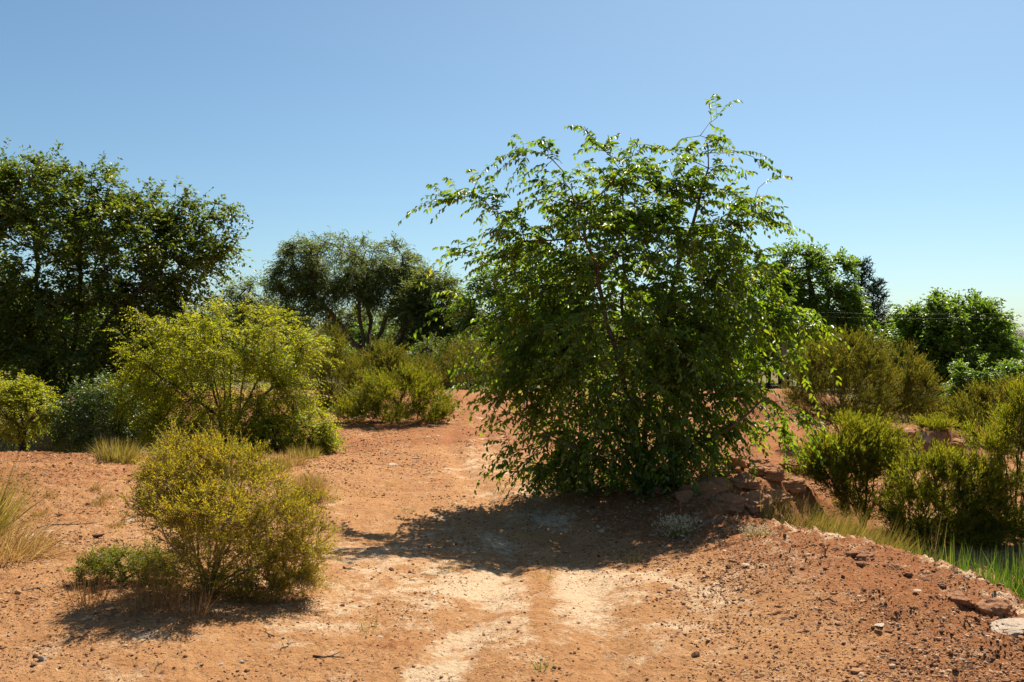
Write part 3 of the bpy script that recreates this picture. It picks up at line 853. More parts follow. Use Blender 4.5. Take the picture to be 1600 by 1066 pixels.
    # ---- trees behind
    def tree(name, label, base, d, stems, blobs, mat, bark, seed, n_leaf, leafL, leafW, sl=0.6, step=0.45, n_att=600, nl=8, droop=0.3, cap=0.25, tips=(), split=False, group=None, depth=0.9):
        return plant(name, label, 'tree', ((base - CX) / F * d, d), stems, blobs, d, n_att, step, None, mat, bark, seed, group=group, tips=tips, tip_r=0.012, n_leaf=n_leaf, nl=nl, sl=sl, leafL=leafL, leafW=leafW,
                     droop=droop, spread=0.5, hang=0.15, bare=4, cap=cap, split=split, depth=depth)

    tree('silver_olive_tree', 'broad grey-green domed tree with forked trunk in the middle distance', 575, 42,
         [[(570, 560, 0), (562, 500, 0), (560, 450, 0)], [(575, 565, 0), (600, 500, .3), (620, 460, .5)], [(570, 560, 0), (520, 490, -.5), (480, 450, -.5)], [(572, 560, 0), (575, 500, 1), (550, 430, 1)]],
         [(510, 410, 80, 45), (560, 410, 90, 40), (610, 430, 60, 50), (460, 430, 45, 45), (500, 460, 80, 45), (630, 450, 40, 45), (575, 450, 90, 35), (470, 475, 50, 40)],
         'olive', 'bark_brown', 41, 48000, 0.19, 0.05, sl=0.75, n_att=900, step=0.5, droop=0.4, split=0.25)
    tree('leaning_olive_tree', 'dark grey-green tree on a thin leaning trunk beside the domed tree', 612, 40,
         [[(618, 545, 0), (632, 510, 0), (650, 480, 0), (670, 460, 0)]],
         [(680, 460, 42, 40), (660, 490, 45, 35), (700, 490, 40, 45), (685, 530, 36, 30)], 'olive', 'bark_brown', 42, 20000, 0.2, 0.06, sl=0.7, n_att=420, cap=0.16)
    tree('dark_far_tree', 'small dark rounded tree showing left of the domed tree', 400, 48,
         [[(400, 530, 0), (400, 490, 0)]], [(395, 465, 36, 28), (410, 500, 60, 40), (370, 490, 40, 40)], 'olive', 'bark_dark', 43, 12000, 0.2, 0.055, sl=0.8, n_att=300)
    tree('deep_green_tree', 'deep green leafy tree seen behind the left of the elm', 790, 38,
         [[(790, 540, 0), (790, 490, 0), (790, 450, 0)], [(790, 545, 0), (830, 490, 0)], [(790, 545, 0), (745, 500, 0)]],
         [(770, 470, 55, 50), (820, 460, 60, 55), (740, 510, 40, 40), (860, 500, 60, 60), (790, 520, 70, 40)], 'poplar', 'bark_dark', 44, 20000, 0.15, 0.085, n_att=500)
    tree('poplar_tree', 'tall fresh green poplar behind the right side of the elm', 1280, 36,
         [[(1280, 530, 0), (1270, 470, 0), (1260, 400, 0)], [(1282, 530, 0), (1300, 460, .3), (1290, 400, .3)], [(1280, 535, 0), (1320, 480, 0)]],
         [(1245, 430, 45, 48), (1285, 440, 50, 48), (1308, 475, 38, 46), (1240, 500, 50, 50), (1300, 510, 60, 40), (1200, 470, 50, 60)], 'poplar', 'bark_dark', 45, 30000, 0.15, 0.10, n_att=800,
         tips=[(0, (1245, 420), (1240, 380)), (.3, (1285, 420), (1287, 387)), (0, (1320, 450), (1318, 418))], step=0.4)
    tree('ash_tree', 'broad dark green ash tree behind the pale power lines', 1490, 36,
         [[(1490, 580, 0), (1490, 540, 0), (1480, 500, 0)], [(1492, 580, 0), (1530, 530, .3)], [(1488, 580, 0), (1440, 540, -.3)]],
         [(1470, 500, 60, 34), (1530, 505, 50, 34), (1440, 540, 45, 48), (1500, 550, 80, 60), (1560, 560, 38, 50), (1480, 600, 70, 50), (1550, 610, 50, 40)], 'poplar', 'bark_dark', 46, 34000, 0.16, 0.095, n_att=750,
         tips=[(0, (1430, 520), (1408, 488)), (0, (1470, 480), (1465, 457)), (.2, (1520, 480), (1525, 460)), (0, (1545, 490), (1552, 475))], step=0.4, droop=0.15)
    sh = tree('round_ash_shrub', 'rounded light green shrub in front of the broad ash tree', 1545, 27,
              [[(1545, 620, 0), (1545, 590, 0)], [(1548, 620, 0), (1580, 590, 0)], [(1542, 620, 0), (1510, 600, 0)]],
              [(1530, 590, 36, 30), (1575, 600, 40, 32), (1510, 620, 30, 25), (1610, 600, 36, 36)], 'poplar', 'bark_dark', 47, 14000, 0.10, 0.055, n_att=380, step=0.25, sl=0.4, cap=0.06)
    # a belt of bushes and trees along the valley behind, each its own
    belt = [(650, 34, .9, 'bright green valley shrub below the domed tree'), (330, 52, 1.5, 'green valley tree glimpsed behind the elm bush'), (480, 50, 1.2, 'green valley shrub under the domed tree crown'),
            (560, 46, 1.0, 'green valley shrub beside the forked trunk'), (900, 50, 1.7, 'green valley tree hidden behind the elm crown'), (1010, 48, 1.6, 'green valley tree straight behind the elm stems'),
            (1110, 50, 1.6, 'green valley tree showing through the right of the elm'), (1200, 44, 1.4, 'green valley tree below the poplar'), (1370, 50, 1.3, 'green valley shrub under the dark conifer'),
            (1395, 38, 1.25, 'green valley shrub between conifer and ash tree'), (1425, 40, 1.3, 'green valley shrub against the left of the ash tree'), (1350, 39, 1.3, 'green valley shrub at the foot of the conifers'), (200, 46, 1.7, 'green valley tree behind the tall dark tree'), (60, 44, 1.7, 'green valley tree behind the leaning black trunks'), (1640, 40, 1.2, 'green valley shrub beyond the ash tree'),
            (725, 44, 1.3, 'green valley shrub between leaning trunk and elm'), (-80, 40, 1.6, 'green valley tree beyond the yellow shrub'), (620, 56, 1.1, 'far valley shrub seen between the trunks')]
    sh2 = tree('olive_shrub', 'rounded grey-green shrub glimpsed under the leaning olive tree', 700, 33,
               [[(700, 590, 0), (700, 560, 0)], [(702, 590, 0), (735, 565, 0)], [(698, 590, 0), (668, 565, 0)]],
               [(690, 555, 36, 30), (725, 560, 36, 30), (665, 575, 30, 25), (750, 575, 30, 30)], 'olive', 'bark_dark', 48, 14000, 0.11, 0.035, n_att=420, step=0.28, sl=0.45, cap=0.06)
    for k, (px, dd, s, lab) in enumerate(belt):
        x = (px - CX) / F * dd
        place_copy(sh, lab, (x, dd, h1(x, dd) - 0.05), (s * 1.25, s * 1.25, s * 1.1), 0.7 + 1.9 * k, 'trees and shrubs of the valley behind')
    rb = np.random.default_rng(5)
    for k in range(64):
        dd = float(rb.uniform(38, 78)); px = -160 + 1920 * (k + rb.random()) / 64
        x = (px - CX) / F * dd; s = float(rb.uniform(0.95, 1.5)) * (dd / 46) ** 0.7
        src, lab = ((sh, 'leafy green tree of the wooded valley beyond the crest'), (sh2, 'grey-green tree of the wooded valley beyond the crest'))[int(rb.random() < 0.4)]
        place_copy(src, lab, (x, dd, h1(x, dd) - 0.05), (s * 1.3, s * 1.3, s), float(rb.uniform(0, 6.28)), 'trees and shrubs of the valley behind')
    return


build_plants()


# ------------------------------------------------------------------ conifer
def conifer(name, label, px, top_py, d, width, seed):
    rng = np.random.default_rng(seed)
    x = (px - CX) / F * d; bz = h1(x, d) - 0.1
    H = EYE - (top_py - CY) / F * d - bz
    root = empty(name, (x, d, bz)); tag(root, label, 'tree')
    n = 14
    zz = np.linspace(0, H, n)
    P = np.stack([0.05 * rng.standard_normal(n).cumsum() * 0.3, 0 * zz, zz], 1)
    r = np.linspace(0.16, 0.015, n)
    dd = norm(np.gradient(P, axis=0))
    V, q = tubes(P[:-1], P[1:], r[:-1], r[1:], dd[:-1], dd[1:], 6)
    link('trunk', mesh_from('conifer_trunk', V, [q], smooth=True), M['bark_dark'], root)
    O, D, L = [], [], []
    for z in np.arange(0.8, H * 0.99, 0.16):
        k = 9
        rad = width * (1 - z / H) ** 0.75 + 0.12
        for a in rng.random(k) * 2 * math.pi:
            rr = rad * rng.uniform(0.55, 1.15)
            dv = norm(np.array([math.cos(a), math.sin(a), rng.uniform(-0.1, 0.45)]))
            for s in np.linspace(0.15, 1, max(2, int(rr / 0.16))):
                O.append(np.array([0, 0, z]) + dv * rr * s); D.append(norm(dv + rng.normal(0, 0.5, 3) + np.array([0, 0, .3]))); L.append(0.3)
    O, D, L = map(np.array, (O, D, L))
    V, q, tt, _ = sprays(O, D, L, 9, 0.17, 0.045, 0, 0.5, rng, hang=0, updown=0.3, jit=0.3)
    c = link('crown', mesh_from('conifer_crown', V, [q], {'tint': tt}), M['conifer'], root); c['kind'] = 'stuff'


conifer('conifer_tree', 'tall dark conifer spire peeking out behind the poplar', 1347, 410, 40, 1.25, 61)
conifer('conifer_tree', 'shorter dark conifer standing right of the tall conifer', 1369, 440, 41, 0.95, 62)


# ------------------------------------------------------------------ grasses
def grass(name, label, px, py, n, hgt, spread, mat, seed, group=None, lean=(0, 0), width=0.004, fan=0.6, xy=None, cat='grass', heads=None, droop=0.3):
    rng = np.random.default_rng(seed)
    x, y, z = on_ground(px, py) if xy is None else (*xy, h1(*xy))
    root = empty(name, (x, y, z)); tag(root, label, cat, group)
    a = rng.random(n) * 2 * math.pi; rr = spread * np.sqrt(rng.random(n))
    bx, by = rr * np.cos(a), rr * np.sin(a)
    bz = height(x + bx, y + by) - z - 0.015
    b = np.stack([bx, by, bz], 1)
    az = a + rng.normal(0, 0.7, n)
    tilt = np.abs(rng.normal(0, fan, n))
    dv = norm(np.stack([np.sin(tilt) * np.cos(az) + lean[0], np.sin(tilt) * np.sin(az) + lean[1], np.cos(tilt)], 1))
    L = hgt * rng.uniform(0.45, 1.1, n)
    dn = np.array([0, 0, -1.0])
    dr = droop * rng.uniform(0.3, 1.3, n)
    def at(t): return b + dv * (L * t)[:, None] + dn * (dr * L * t * t)[:, None]
    sd = norm(np.cross(dv, rng.normal(size=(n, 3))))
    w = width * rng.uniform(0.7, 1.3, n)[:, None]
    p0, p1, p2 = at(0), at(0.5), at(1.0)
    p1[:, 2] = np.maximum(p1[:, 2], bz + .012); p2[:, 2] = np.maximum(p2[:, 2], bz + .012)
    V = np.stack([p0 - sd * w / 2, p0 + sd * w / 2, p1 + sd * w * .42, p1 - sd * w * .42, p2], 1).reshape(-1, 3)
    o = np.arange(n)[:, None] * 5
    q = o + np.array([[0, 1, 2, 3]]); t = o + np.array([[3, 2, 4]])
    tint = rng.random(n)
    bl = link('blades', mesh_from('grass_blades', V, [q, t], {'tint': np.concatenate([tint, tint])}), M[mat], root); bl['kind'] = 'stuff'
    if heads:
        m = rng.random(n) < 0.75
        k = m.sum()
        pos = np.repeat(p2[m], 5, 0) + rng.normal(0, 0.006, (k * 5, 3))
        dd = norm(rng.normal(size=(k * 5, 3)))
        V, q, tt = leaves(pos, dd, norm(rng.normal(size=(k * 5, 3))), np.full(k * 5, heads), np.full(k * 5, heads * 0.8), rng.random(k * 5))
        f = link('flower_heads', mesh_from('flower_heads', V, [q], {'tint': tt}), M['flower'], root); f['kind'] = 'stuff'
    return root


grass('straw_tuft', 'golden dome-shaped straw tuft standing at the edge of the track', 482, 780, 2600, 0.30, 0.10, 'straw', 71, width=0.0035, fan=0.55, droop=0.12)
grass('broom_grass', 'large broom-like clump of greenish stems leaning over the left sand', -45, 850, 600, 0.78, 0.16, 'drygreen', 72, lean=(0.25, 0.0), width=0.006, fan=0.5, droop=0.1)
grass('bent_straw_clump', 'flattened straw-coloured stems below the broom-like clump', 10, 870, 600, 0.5, 0.22, 'straw', 73, lean=(0.35, 0), width=0.004, fan=0.9, droop=0.45)
for k, (px, py, s) in enumerate(((168, 778, 1.0), (152, 790, 1.15), (80, 775, 1.1), (180, 824, .9), (150, 762, .8), (60, 805, 1.0), (215, 745, .8), (250, 742, .7))):
    grass('dry_tuft', 'small golden dry tuft scattered on the left sandy rise', px, py, 170, 0.10 * s, 0.05 * s, 'straw', 80 + k, group='dry tufts on the left rise', fan=0.6, width=0.004)
grass('rusty_brush', 'rusty brown dry brush below the yellow-green shrub', 85, 706, 900, 0.38, 0.3, 'rust', 91, width=0.006, fan=0.5, droop=0.1)
grass('yellow_green_tuft', 'yellow-green grass tuft below the grey-green shrub', 185, 722, 600, 0.36, 0.22, 'drygreen', 92, width=0.006, fan=0.45, droop=0.1)
for k, (px, py) in enumerate(((425, 735), (450, 726), (475, 716), (497, 704), (515, 694), (405, 738))):
    grass('verge_grass', 'dry golden grass along the track verge under the low elm shrub', px, py, 420, 0.26, 0.2, 'straw' if k % 2 else 'drygreen', 95 + k, group='dry verge grass', width=0.006, fan=0.6)
grass('pale_flower_tuft', 'pale dried flower tuft at the edge of the elm shade', 1058, 838, 320, 0.19, 0.07, 'drygreen', 103, width=0.003, fan=0.6, heads=0.013, droop=0.1)
grass('flat_flower_tuft', 'smaller flatter dried flower tuft at the lip of the gully', 1185, 836, 170, 0.11, 0.08, 'drygreen', 104, width=0.003, fan=0.7, heads=0.011, droop=0.1)
for k, (x, y, s) in enumerate(((2.62, 8.1, .75), (2.95, 8.4, .8), (3.05, 8.0, .75), (3.35, 8.35, .8), (2.75, 7.75, .65), (3.4, 7.95, .75), (2.55, 8.4, .8), (3.2, 8.7, .7))):
    grass('gully_grass', 'wispy yellow-green grass clump in the gully below the clay bank', 0, 0, 560, 0.74 * s, 0.22, 'drygreen', 110 + k, group='gully grass clumps', lean=(0.28, -0.1), width=0.0045, fan=0.35, xy=(x, y), droop=0.25)
for k in range(14):
    t = 0.3 + 0.75 * k / 13.0
    x = 2.85 + 1.5 * t + 0.2 * math.sin(k * 2.4); y = 7.35 - 0.9 * t + 0.3 * math.cos(k * 1.7)
    grass('green_weed', 'fresh green weed clump at the foot of the near bank', 0, 0, (190, 340, 260)[k % 3], (0.56, 0.40, 0.66)[(k * 7) % 3], 0.22, 'grass', 130 + k, group='green weeds below the bank', width=0.011, fan=0.36, xy=(x, y), cat='weed', droop=0.05)
for k, (x, y) in enumerate(((3.4, 8.9), (3.9, 8.6), (4.9, 7.6))):
    grass('dry_stalks', 'tall dry pale stalks among the green weeds', 0, 0, 36, 0.6, 0.2, 'straw', 150 + k, group='dry stalks in the wash', width=0.004, fan=0.3, xy=(x, y), droop=0.05)
grass('tiny_sprout', 'tiny green sprout in the middle of the track', 850, 1046, 26, 0.10, 0.03, 'grass', 160, width=0.004, fan=0.6)
for k, (px, py) in enumerate(((140, 945), (215, 960), (255, 950), (300, 965))):
    grass('shade_stalks', 'bleached dry stalks in the shadow of the olive bush', px, py, 70, 0.32, 0.09, 'rust', 165 + k, group='dry stalks under the olive bush', width=0.003, fan=0.35, droop=0.1)
for k, (px, py) in enumerate(((565, 775), (610, 760), (640, 800), (575, 985), (850, 905), (990, 880), (700, 890))):
    grass('sparse_weed', 'sparse thin dry weed rooted in the bare track', px, py, 40, 0.14, 0.06, 'drygreen', 175 + k, group='sparse weeds on the track', width=0.0025, fan=0.6)


# ------------------------------------------------------------------ stones
import bmesh
def stone_mesh(name, seed, flat=0.5, n=16, mat=None):
    rng = np.random.default_rng(seed)
    bm = bmesh.new()
    for v in norm(rng.normal(size=(n, 3))) * rng.uniform(0.75, 1.05, (n, 1)):
        bm.verts.new((v[0], v[1] * 0.75, v[2] * flat))
    res = bmesh.ops.convex_hull(bm, input=bm.verts)
    bmesh.ops.delete(bm, geom=[e for e in res['geom_interior'] if isinstance(e, bmesh.types.BMVert)], context='VERTS')
    me = bpy.data.meshes.new(name); bm.to_mesh(me); bm.free()
    me.materials.append(M[mat])
    return me


def chunk_mesh(name, seed, mat, flat=0.6):
    """eroded clay chunk with a pitted surface"""
    rng = np.random.default_rng(seed)
    bm = bmesh.new()
    bmesh.ops.create_icosphere(bm, subdivisions=4, radius=1)
    co = np.array([v.co for v in bm.verts])
    o = rng.random(3) * 40
    planes = norm(rng.normal(size=(14, 3))); offs = rng.uniform(0.62, 0.95, 14)
    r = np.ones(len(co))
    for p, f in zip(planes, offs):
        dt = co @ p
        r = np.where(dt > 0.05, np.minimum(r, f / np.maximum(dt, 1e-3)), r)
    def n3(s): return pn(co[:, 0] * s + o[0] + co[:, 2] * s * .7, co[:, 1] * s + o[1] - co[:, 2] * s * .6)
    r = r * (1 + 0.16 * n3(2.1) + 0.12 * np.abs(n3(5)) + 0.07 * n3(11))
    r = r * (1 + 0.05 * np.sign(np.sin(co[:, 2] * 14 + 3 * n3(1.5))))
    co = co * r[:, None] * np.array([1, .8, flat])
    for v, c in zip(bm.verts, co): v.co = c
    me = bpy.data.meshes.new(name); bm.to_mesh(me); bm.free()
    me.materials.append(M[mat])
    return me


SM = {m: [stone_mesh('stone_' + m, 200 + 10 * i + k, fl, 14, m) for k, fl in enumerate((0.35, 0.5, 0.28, 0.65))] for i, m in enumerate(('stone_red', 'stone_brown', 'stone_pale'))}
CH = {m: [chunk_mesh('chunk_' + m, 300 + 10 * i + k, m, (0.55, 0.7, 0.45)[k]) for k in range(3)] for i, m in enumerate(('stone_red', 'stone_pale'))}


def stone(px, py, size_px, mat, k, name='stone', label=None, group=None, flat=1.0, asp=1.0, xy=None, rz=None, cat='stone', big=False, sink=0.25, dz=0.0):
    x, y, z = on_ground(px, py) if xy is None else (*xy, h1(*xy))
    s = size_px / F * y * 0.5 if xy is None else size_px
    me = (CH if big else SM)[mat][k % (3 if big else 4)]
    o = bpy.data.objects.new(name, me); COL.objects.link(o)
    hz = s * flat * 0.5
    o.location = (x, y, z + hz * (0.5 - sink) + dz)
    o.scale = (s * asp, s, s * flat)
    o.rotation_euler = (random.uniform(-.15, .15), random.uniform(-.15, .15), random.uniform(0, 6.28) if rz is None else rz)
    tag(o, label, cat, group)
    return o


stone(155, 838, 26, 'stone_brown', 0, 'dark_stone', 'dark red-brown block of stone on the left sandy rise', flat=0.9, rz=0.1)
stone(205, 815, 24, 'stone_pale', 2, 'flat_stone', 'flat pale slab near the golden tufts', flat=0.7, rz=0.2)
stone(66, 1032, 22, 'stone_pale', 1, 'pale_stone', 'pale rounded stone in the near left corner', flat=0.9)
stone(52, 1040, 16, 'stone_red', 1, 'red_stone', 'small red stone leaning on the pale rounded stone', flat=0.9)
stone(75, 832, 24, 'stone_pale', 0, 'pale_stone', 'pale angular stone beside the broom-like clump', flat=0.6)
stone(50, 836, 18, 'stone_pale', 3, 'pale_stone', 'flat pale stone below the broom-like stems', flat=0.4)
stone(1103, 903, 15, 'stone_brown', 1, 'dark_stone', 'dark blocky stone on the gravel slope', flat=0.9)
stone(1170, 884, 24, 'stone_pale', 2, 'flat_stone', 'flat whitish stone on the upper gravel slope', flat=0.35, rz=0.0)
stone(1045, 923, 18, 'stone_brown', 2, 'flat_stone', 'flat brown stone lying on the lower gravel slope', flat=0.5, rz=-.3)
stone(1432, 924, 18, 'stone_pale', 0, 'white_stone', 'white angular stone near the crumbling bank edge', flat=0.6, rz=.1)
stone(1380, 977, 32, 'stone_pale', 2, 'flat_stone', 'long pale flat stone low on the gravel slope', flat=0.3, rz=0.1)
stone(1225, 968, 22, 'stone_brown', 2, 'flat_stone', 'brown flat stone at the end of the shallow rill', flat=0.5, rz=0)
stone(615, 727, 22, 'stone_pale', 2, 'flat_stone', 'long pale slab on the red gravel before the rounded brush', flat=0.5, rz=0.05)
stone(604, 711, 10, 'stone_pale', 1, 'pale_stone', 'small pale stone above the long slab', flat=0.7)
stone(650, 716, 20, 'stone_pale', 2, 'flat_stone', 'thin pale flat stone right of the long slab', flat=0.25, rz=0)
stone(494, 726, 14, 'stone_pale', 0, 'pale_stone', 'pale stone on the verge behind the straw tuft', flat=0.5)
stone(685, 682, 12, 'stone_pale', 2, 'flat_stone', 'pale flat stone below the rounded brush', flat=0.5)
stone(816, 909, 12, 'stone_brown', 3, 'dark_stone', 'dark stone in the middle of the track', flat=0.5)
stone(1066, 843, 26, 'stone_brown', 2, 'flat_stone', 'flat brown stone in front of the pale flower tuft', flat=0.4, rz=.2)
stone(345, 1040, 16, 'stone_pale', 1, 'pale_stone', 'pale stone in the shadow of the olive bush', flat=0.7)
stone(378, 1036, 14, 'stone_pale', 3, 'white_stone', 'white pebble right of the shaded pale stone', flat=0.8)
# slabs and clods of the crumbling bank edge
stone(1582, 985, 70, 'stone_pale', 0, 'bank_slab', 'large white crusty slab at the lip of the near bank', flat=0.45, rz=0.2, big=True, cat='rock', asp=1.2)
stone(1555, 962, 80, 'stone_red', 0, 'bank_clod', 'big red clay clod with a dark undercut at the bank edge', flat=1.0, rz=0.5, big=True, cat='rock')
stone(1500, 940, 60, 'stone_red', 1, 'bank_clod', 'red clay clod beside the white crust of the bank', flat=0.7, rz=1.2, big=True, cat='rock', sink=.6)
for k, (px, py, s) in enumerate(((1330, 868, 30), (1350, 872, 40), (1366, 878, 26), (1345, 882, 20), (1306, 862, 20), (1445, 905, 20), (1528, 950, 34), (1470, 915, 24), (1490, 925, 18), (1420, 898, 18), (1400, 890, 26), (1385, 884, 16), (1270, 853, 18), (1540, 940, 28))):
    stone(px, py, s, 'stone_red', k, 'bank_clod', 'rough red clay clod in the row along the bank edge', 'clay clods along the bank edge', flat=0.75, big=True, cat='rock', sink=.5)
# clay bank right of the elm
for k, (px, py, sz) in enumerate(((1140, 790, 60), (1178, 793, 66), (1212, 780, 58), (1238, 762, 54), (1128, 765, 44), (1165, 758, 52), (1205, 745, 48), (1235, 735, 40), (1190, 722, 36), (1150, 728, 34))):
    stone(px, py, sz, 'stone_red', k, 'clay_block', 'big broken red clay block in the bank between the elm and the gully', 'red clay blocks of the bank', big=True, cat='rock', flat=0.95, sink=.35)
for k in range(95):
    t = random.random(); u = random.random() ** 1.5
    x = 1.75 + 1.15 * t + random.uniform(-.05, .05) - 0.5 * u; y = 8.5 + 1.25 * t + 0.8 * u
    stone(0, 0, (0.04 + 0.15 * random.random() ** 2) * (1.2 - 0.5 * u), 'stone_red', k, 'clay_lump', 'pitted red clay lump on the eroded bank right of the elm', 'clay lumps of the eroded bank', big=True, cat='rock', xy=(x, y), flat=0.85, sink=.2)
for k in range(9):
    t = k / 8
    stone(0, 0, random.uniform(0.14, 0.26), 'stone_red', k, 'clay_ledge', 'broken red ledge piece of the bank remnant in the wash', 'ledge pieces of the bank remnant', big=True, cat='rock', xy=(5.5 + 1.1 * t, 13.15 + 0.3 * math.sin(t * 7)), flat=0.8, sink=.4)
# loose stones one can pick out
def in_view_pts(n, y0, y1, rng, right_bias=0.0):
    y = np.exp(rng.uniform(math.log(y0), math.log(y1), n))
    u = rng.uniform(-0.6, 0.6, n)
    return u * y, y


rs = np.random.default_rng(77)
cnt = 0
while cnt < 130:
    xs, ys = in_view_pts(1, 4.0, 14, rs)
    x, y = float(xs[0]), float(ys[0])
    dB = float(polydist(np.array([x]), np.array([y]), BANK)[0]); dL = float(polydist(np.array([x]), np.array([y]), LEFT)[0])
    if dB > -0.05 or dL < 0.1: continue
    near = math.exp(-abs(dB) / 1.1) + (0.5 if y > 9 else 0) + (0.35 if x < -2.2 else 0)
    if rs.random() > (0.1 + near) * max(0.05, 0.5 + 2.2 * float(pn(np.array([x * 1.1 + 3]), np.array([y * 1.6]))[0])): continue
    m = ('stone_red', 'stone_brown', 'stone_pale')[int(rs.choice(3, p=[.42, .47, .11]))]
    w = {'stone_red': 'red', 'stone_brown': 'brown', 'stone_pale': 'pale'}[m]
    stone(0, 0, float(rs.uniform(0.018, 0.042)) * (1 + 0.05 * max(0, y - 6)), m, cnt, 'loose_stone', 'loose %s chip of stone on the gravelly ground' % w, 'loose %s stones' % w, xy=(x, y), flat=float(rs.uniform(.5, 1)), sink=.55)
    cnt += 1


def gravel():
    """crumbs of clay and grit as points, each carrying one small pebble"""
    rng = np.random.default_rng(99)
    n = 420000
    x, y = in_view_pts(n, 3.1, 22, rng)
    d = polydist(x, y, BANK); dl = polydist(x, y, LEFT)
    dens = 0.14 + 1.1 * sstep(-2.6, -0.4, d) * sstep(0.4, 0.0, d) + 0.55 * sstep(8.5, 12, y) + 0.5 * sstep(-2, -3.5, x)
    dens = dens * (0.35 + 2.2 * np.clip(pn(x * 1.1 + 3, y * 1.6) + 0.5 * pn(x * 3.3, y * 4.1 + 8) + 0.15, 0, 1)) * (1 - 0.8 * rut_mask(x, y, 0.25))
    keep = (rng.random(n) < dens * 0.95) & (dl > -0.3) & (d < 0.6) & ((d < -0.22) | (d > 0.03) | (rng.random(n) < 0.5))
    x, y = x[keep], y[keep]; n = len(x)
    s = np.clip(np.exp(rng.normal(math.log(0.0039), 0.52, n)) * (1 + 0.05 * np.maximum(0, y - 5)), 0.002, 0.026)
    z = height(x, y) + s * 0.15
    me = bpy.data.meshes.new('gravel')
    me.vertices.add(n)
    me.vertices.foreach_set('co', np.stack([x, y, z], 1).astype(np.float32).ravel())
    scl = np.stack([s * rng.uniform(.8, 1.5, n), s * rng.uniform(.6, 1.1, n), s * rng.uniform(.3, .8, n)], 1).astype(np.float32)
    rot = np.stack([rng.normal(0, .3, n), rng.normal(0, .3, n), rng.uniform(0, 6.28, n)], 1).astype(np.float32)
    for nm, val in (('scl', scl), ('rot', rot)):
        a = me.attributes.new(nm, 'FLOAT_VECTOR', 'POINT'); a.data.foreach_set('vector', val.ravel())
    a = me.attributes.new('tint', 'FLOAT', 'POINT'); a.data.foreach_set('value', rng.random(n).astype(np.float32))
    m, nt, nn, l, out = new_mat('gravel')
    at = nn.new('ShaderNodeAttribute'); at.attribute_name = 'tint'; at.attribute_type = 'INSTANCER'
    rp = ramp(nn, [(0, (.10, .045, .025)), (.4, (.25, .115, .052)), (.8, (.40, .21, .10)), (.95, (.50, .33, .2)), (1, (.60, .46, .33))])
    l.new(at.outputs['Fac'], rp.inputs[0])
    p = nn.new('ShaderNodeBsdfPrincipled'); p.inputs['Roughness'].default_value = .9; p.inputs['Specular IOR Level'].default_value = 0.15
    l.new(rp.outputs[0], p.inputs['Base Color']); l.new(p.outputs[0], out.inputs['Surface'])
    ob = link('gravel', me, m)
    tag(ob, 'red gravel and clay crumbs strewn over the bare ground', 'gravel', kind='stuff')
    g_ = bpy.data.node_groups.new('pebbles', 'GeometryNodeTree')
    g_.interface.new_socket('Geometry', in_out='INPUT', socket_type='NodeSocketGeometry')
    g_.interface.new_socket('Geometry', in_out='OUTPUT', socket_type='NodeSocketGeometry')
    gi = g_.nodes.new('NodeGroupInput'); go = g_.nodes.new('NodeGroupOutput')
    ico = g_.nodes.new('GeometryNodeMeshIcoSphere'); ico.inputs['Subdivisions'].default_value = 1; ico.inputs['Radius'].default_value = 1.0
    sm = g_.nodes.new('GeometryNodeSetMaterial'); sm.inputs['Material'].default_value = m
    iop = g_.nodes.new('GeometryNodeInstanceOnPoints')
    def named(nm):
        q = g_.nodes.new('GeometryNodeInputNamedAttribute'); q.data_type = 'FLOAT_VECTOR'; q.inputs['Name'].default_value = nm
        return next(o for o in q.outputs if o.name == 'Attribute' and o.enabled)
    g_.links.new(gi.outputs[0], iop.inputs['Points'])
    g_.links.new(ico.outputs['Mesh'], sm.inputs['Geometry']); g_.links.new(sm.outputs['Geometry'], iop.inputs['Instance'])
    g_.links.new(named('rot'), iop.inputs['Rotation']); g_.links.new(named('scl'), iop.inputs['Scale'])
    g_.links.new(iop.outputs['Instances'], go.inputs[0])
    md = ob.modifiers.new('pebbles', 'NODES'); md.node_group = g_

gravel()

def litter():
    rng = np.random.default_rng(321)
    xs, ys = [], []
    for (cx, cy, r, n) in ((1.3, 9.0, 1.6, 1500), (0.2, 8.0, 1.4, 500), (-1.9, 5.4, 0.75, 900), (-2.5, 5.6, 0.6, 400), (-4.3, 12.6, 1.6, 700), (-3.6, 12.0, 1.0, 500), (-2.3, 16.2, 1.2, 500), (-5.2, 7.0, 0.7, 400), (-6.2, 11.6, 1.2, 400), (2.2, 7.0, 0.8, 250)):
        a = rng.random(n) * 2 * math.pi; q = r * np.sqrt(rng.random(n)) * rng.uniform(.5, 1.2, n)
        xs.append(cx + q * np.cos(a)); ys.append(cy + q * np.sin(a))
    x, y = np.concatenate(xs), np.concatenate(ys); n = len(x)
    p = np.stack([x, y, height(x, y) + 0.006], 1)
    a = rng.random(n) * 2 * math.pi
    dv = norm(np.stack([np.cos(a), np.sin(a), rng.uniform(-.05, .25, n)], 1))
    V, q, tt = leaves(p, dv, norm(np.array([0, 0, 1.0]) + rng.normal(0, .3, (n, 3))), rng.uniform(.015, .05, n), rng.uniform(.004, .018, n), rng.random(n))
    o = link('leaf_litter', mesh_from('leaf_litter', V, [q], {'tint': tt}), M['rust'])
    tag(o, 'dry brown leaves and twig bits littering the soil under the bushes', 'leaf litter', kind='stuff')


litter()

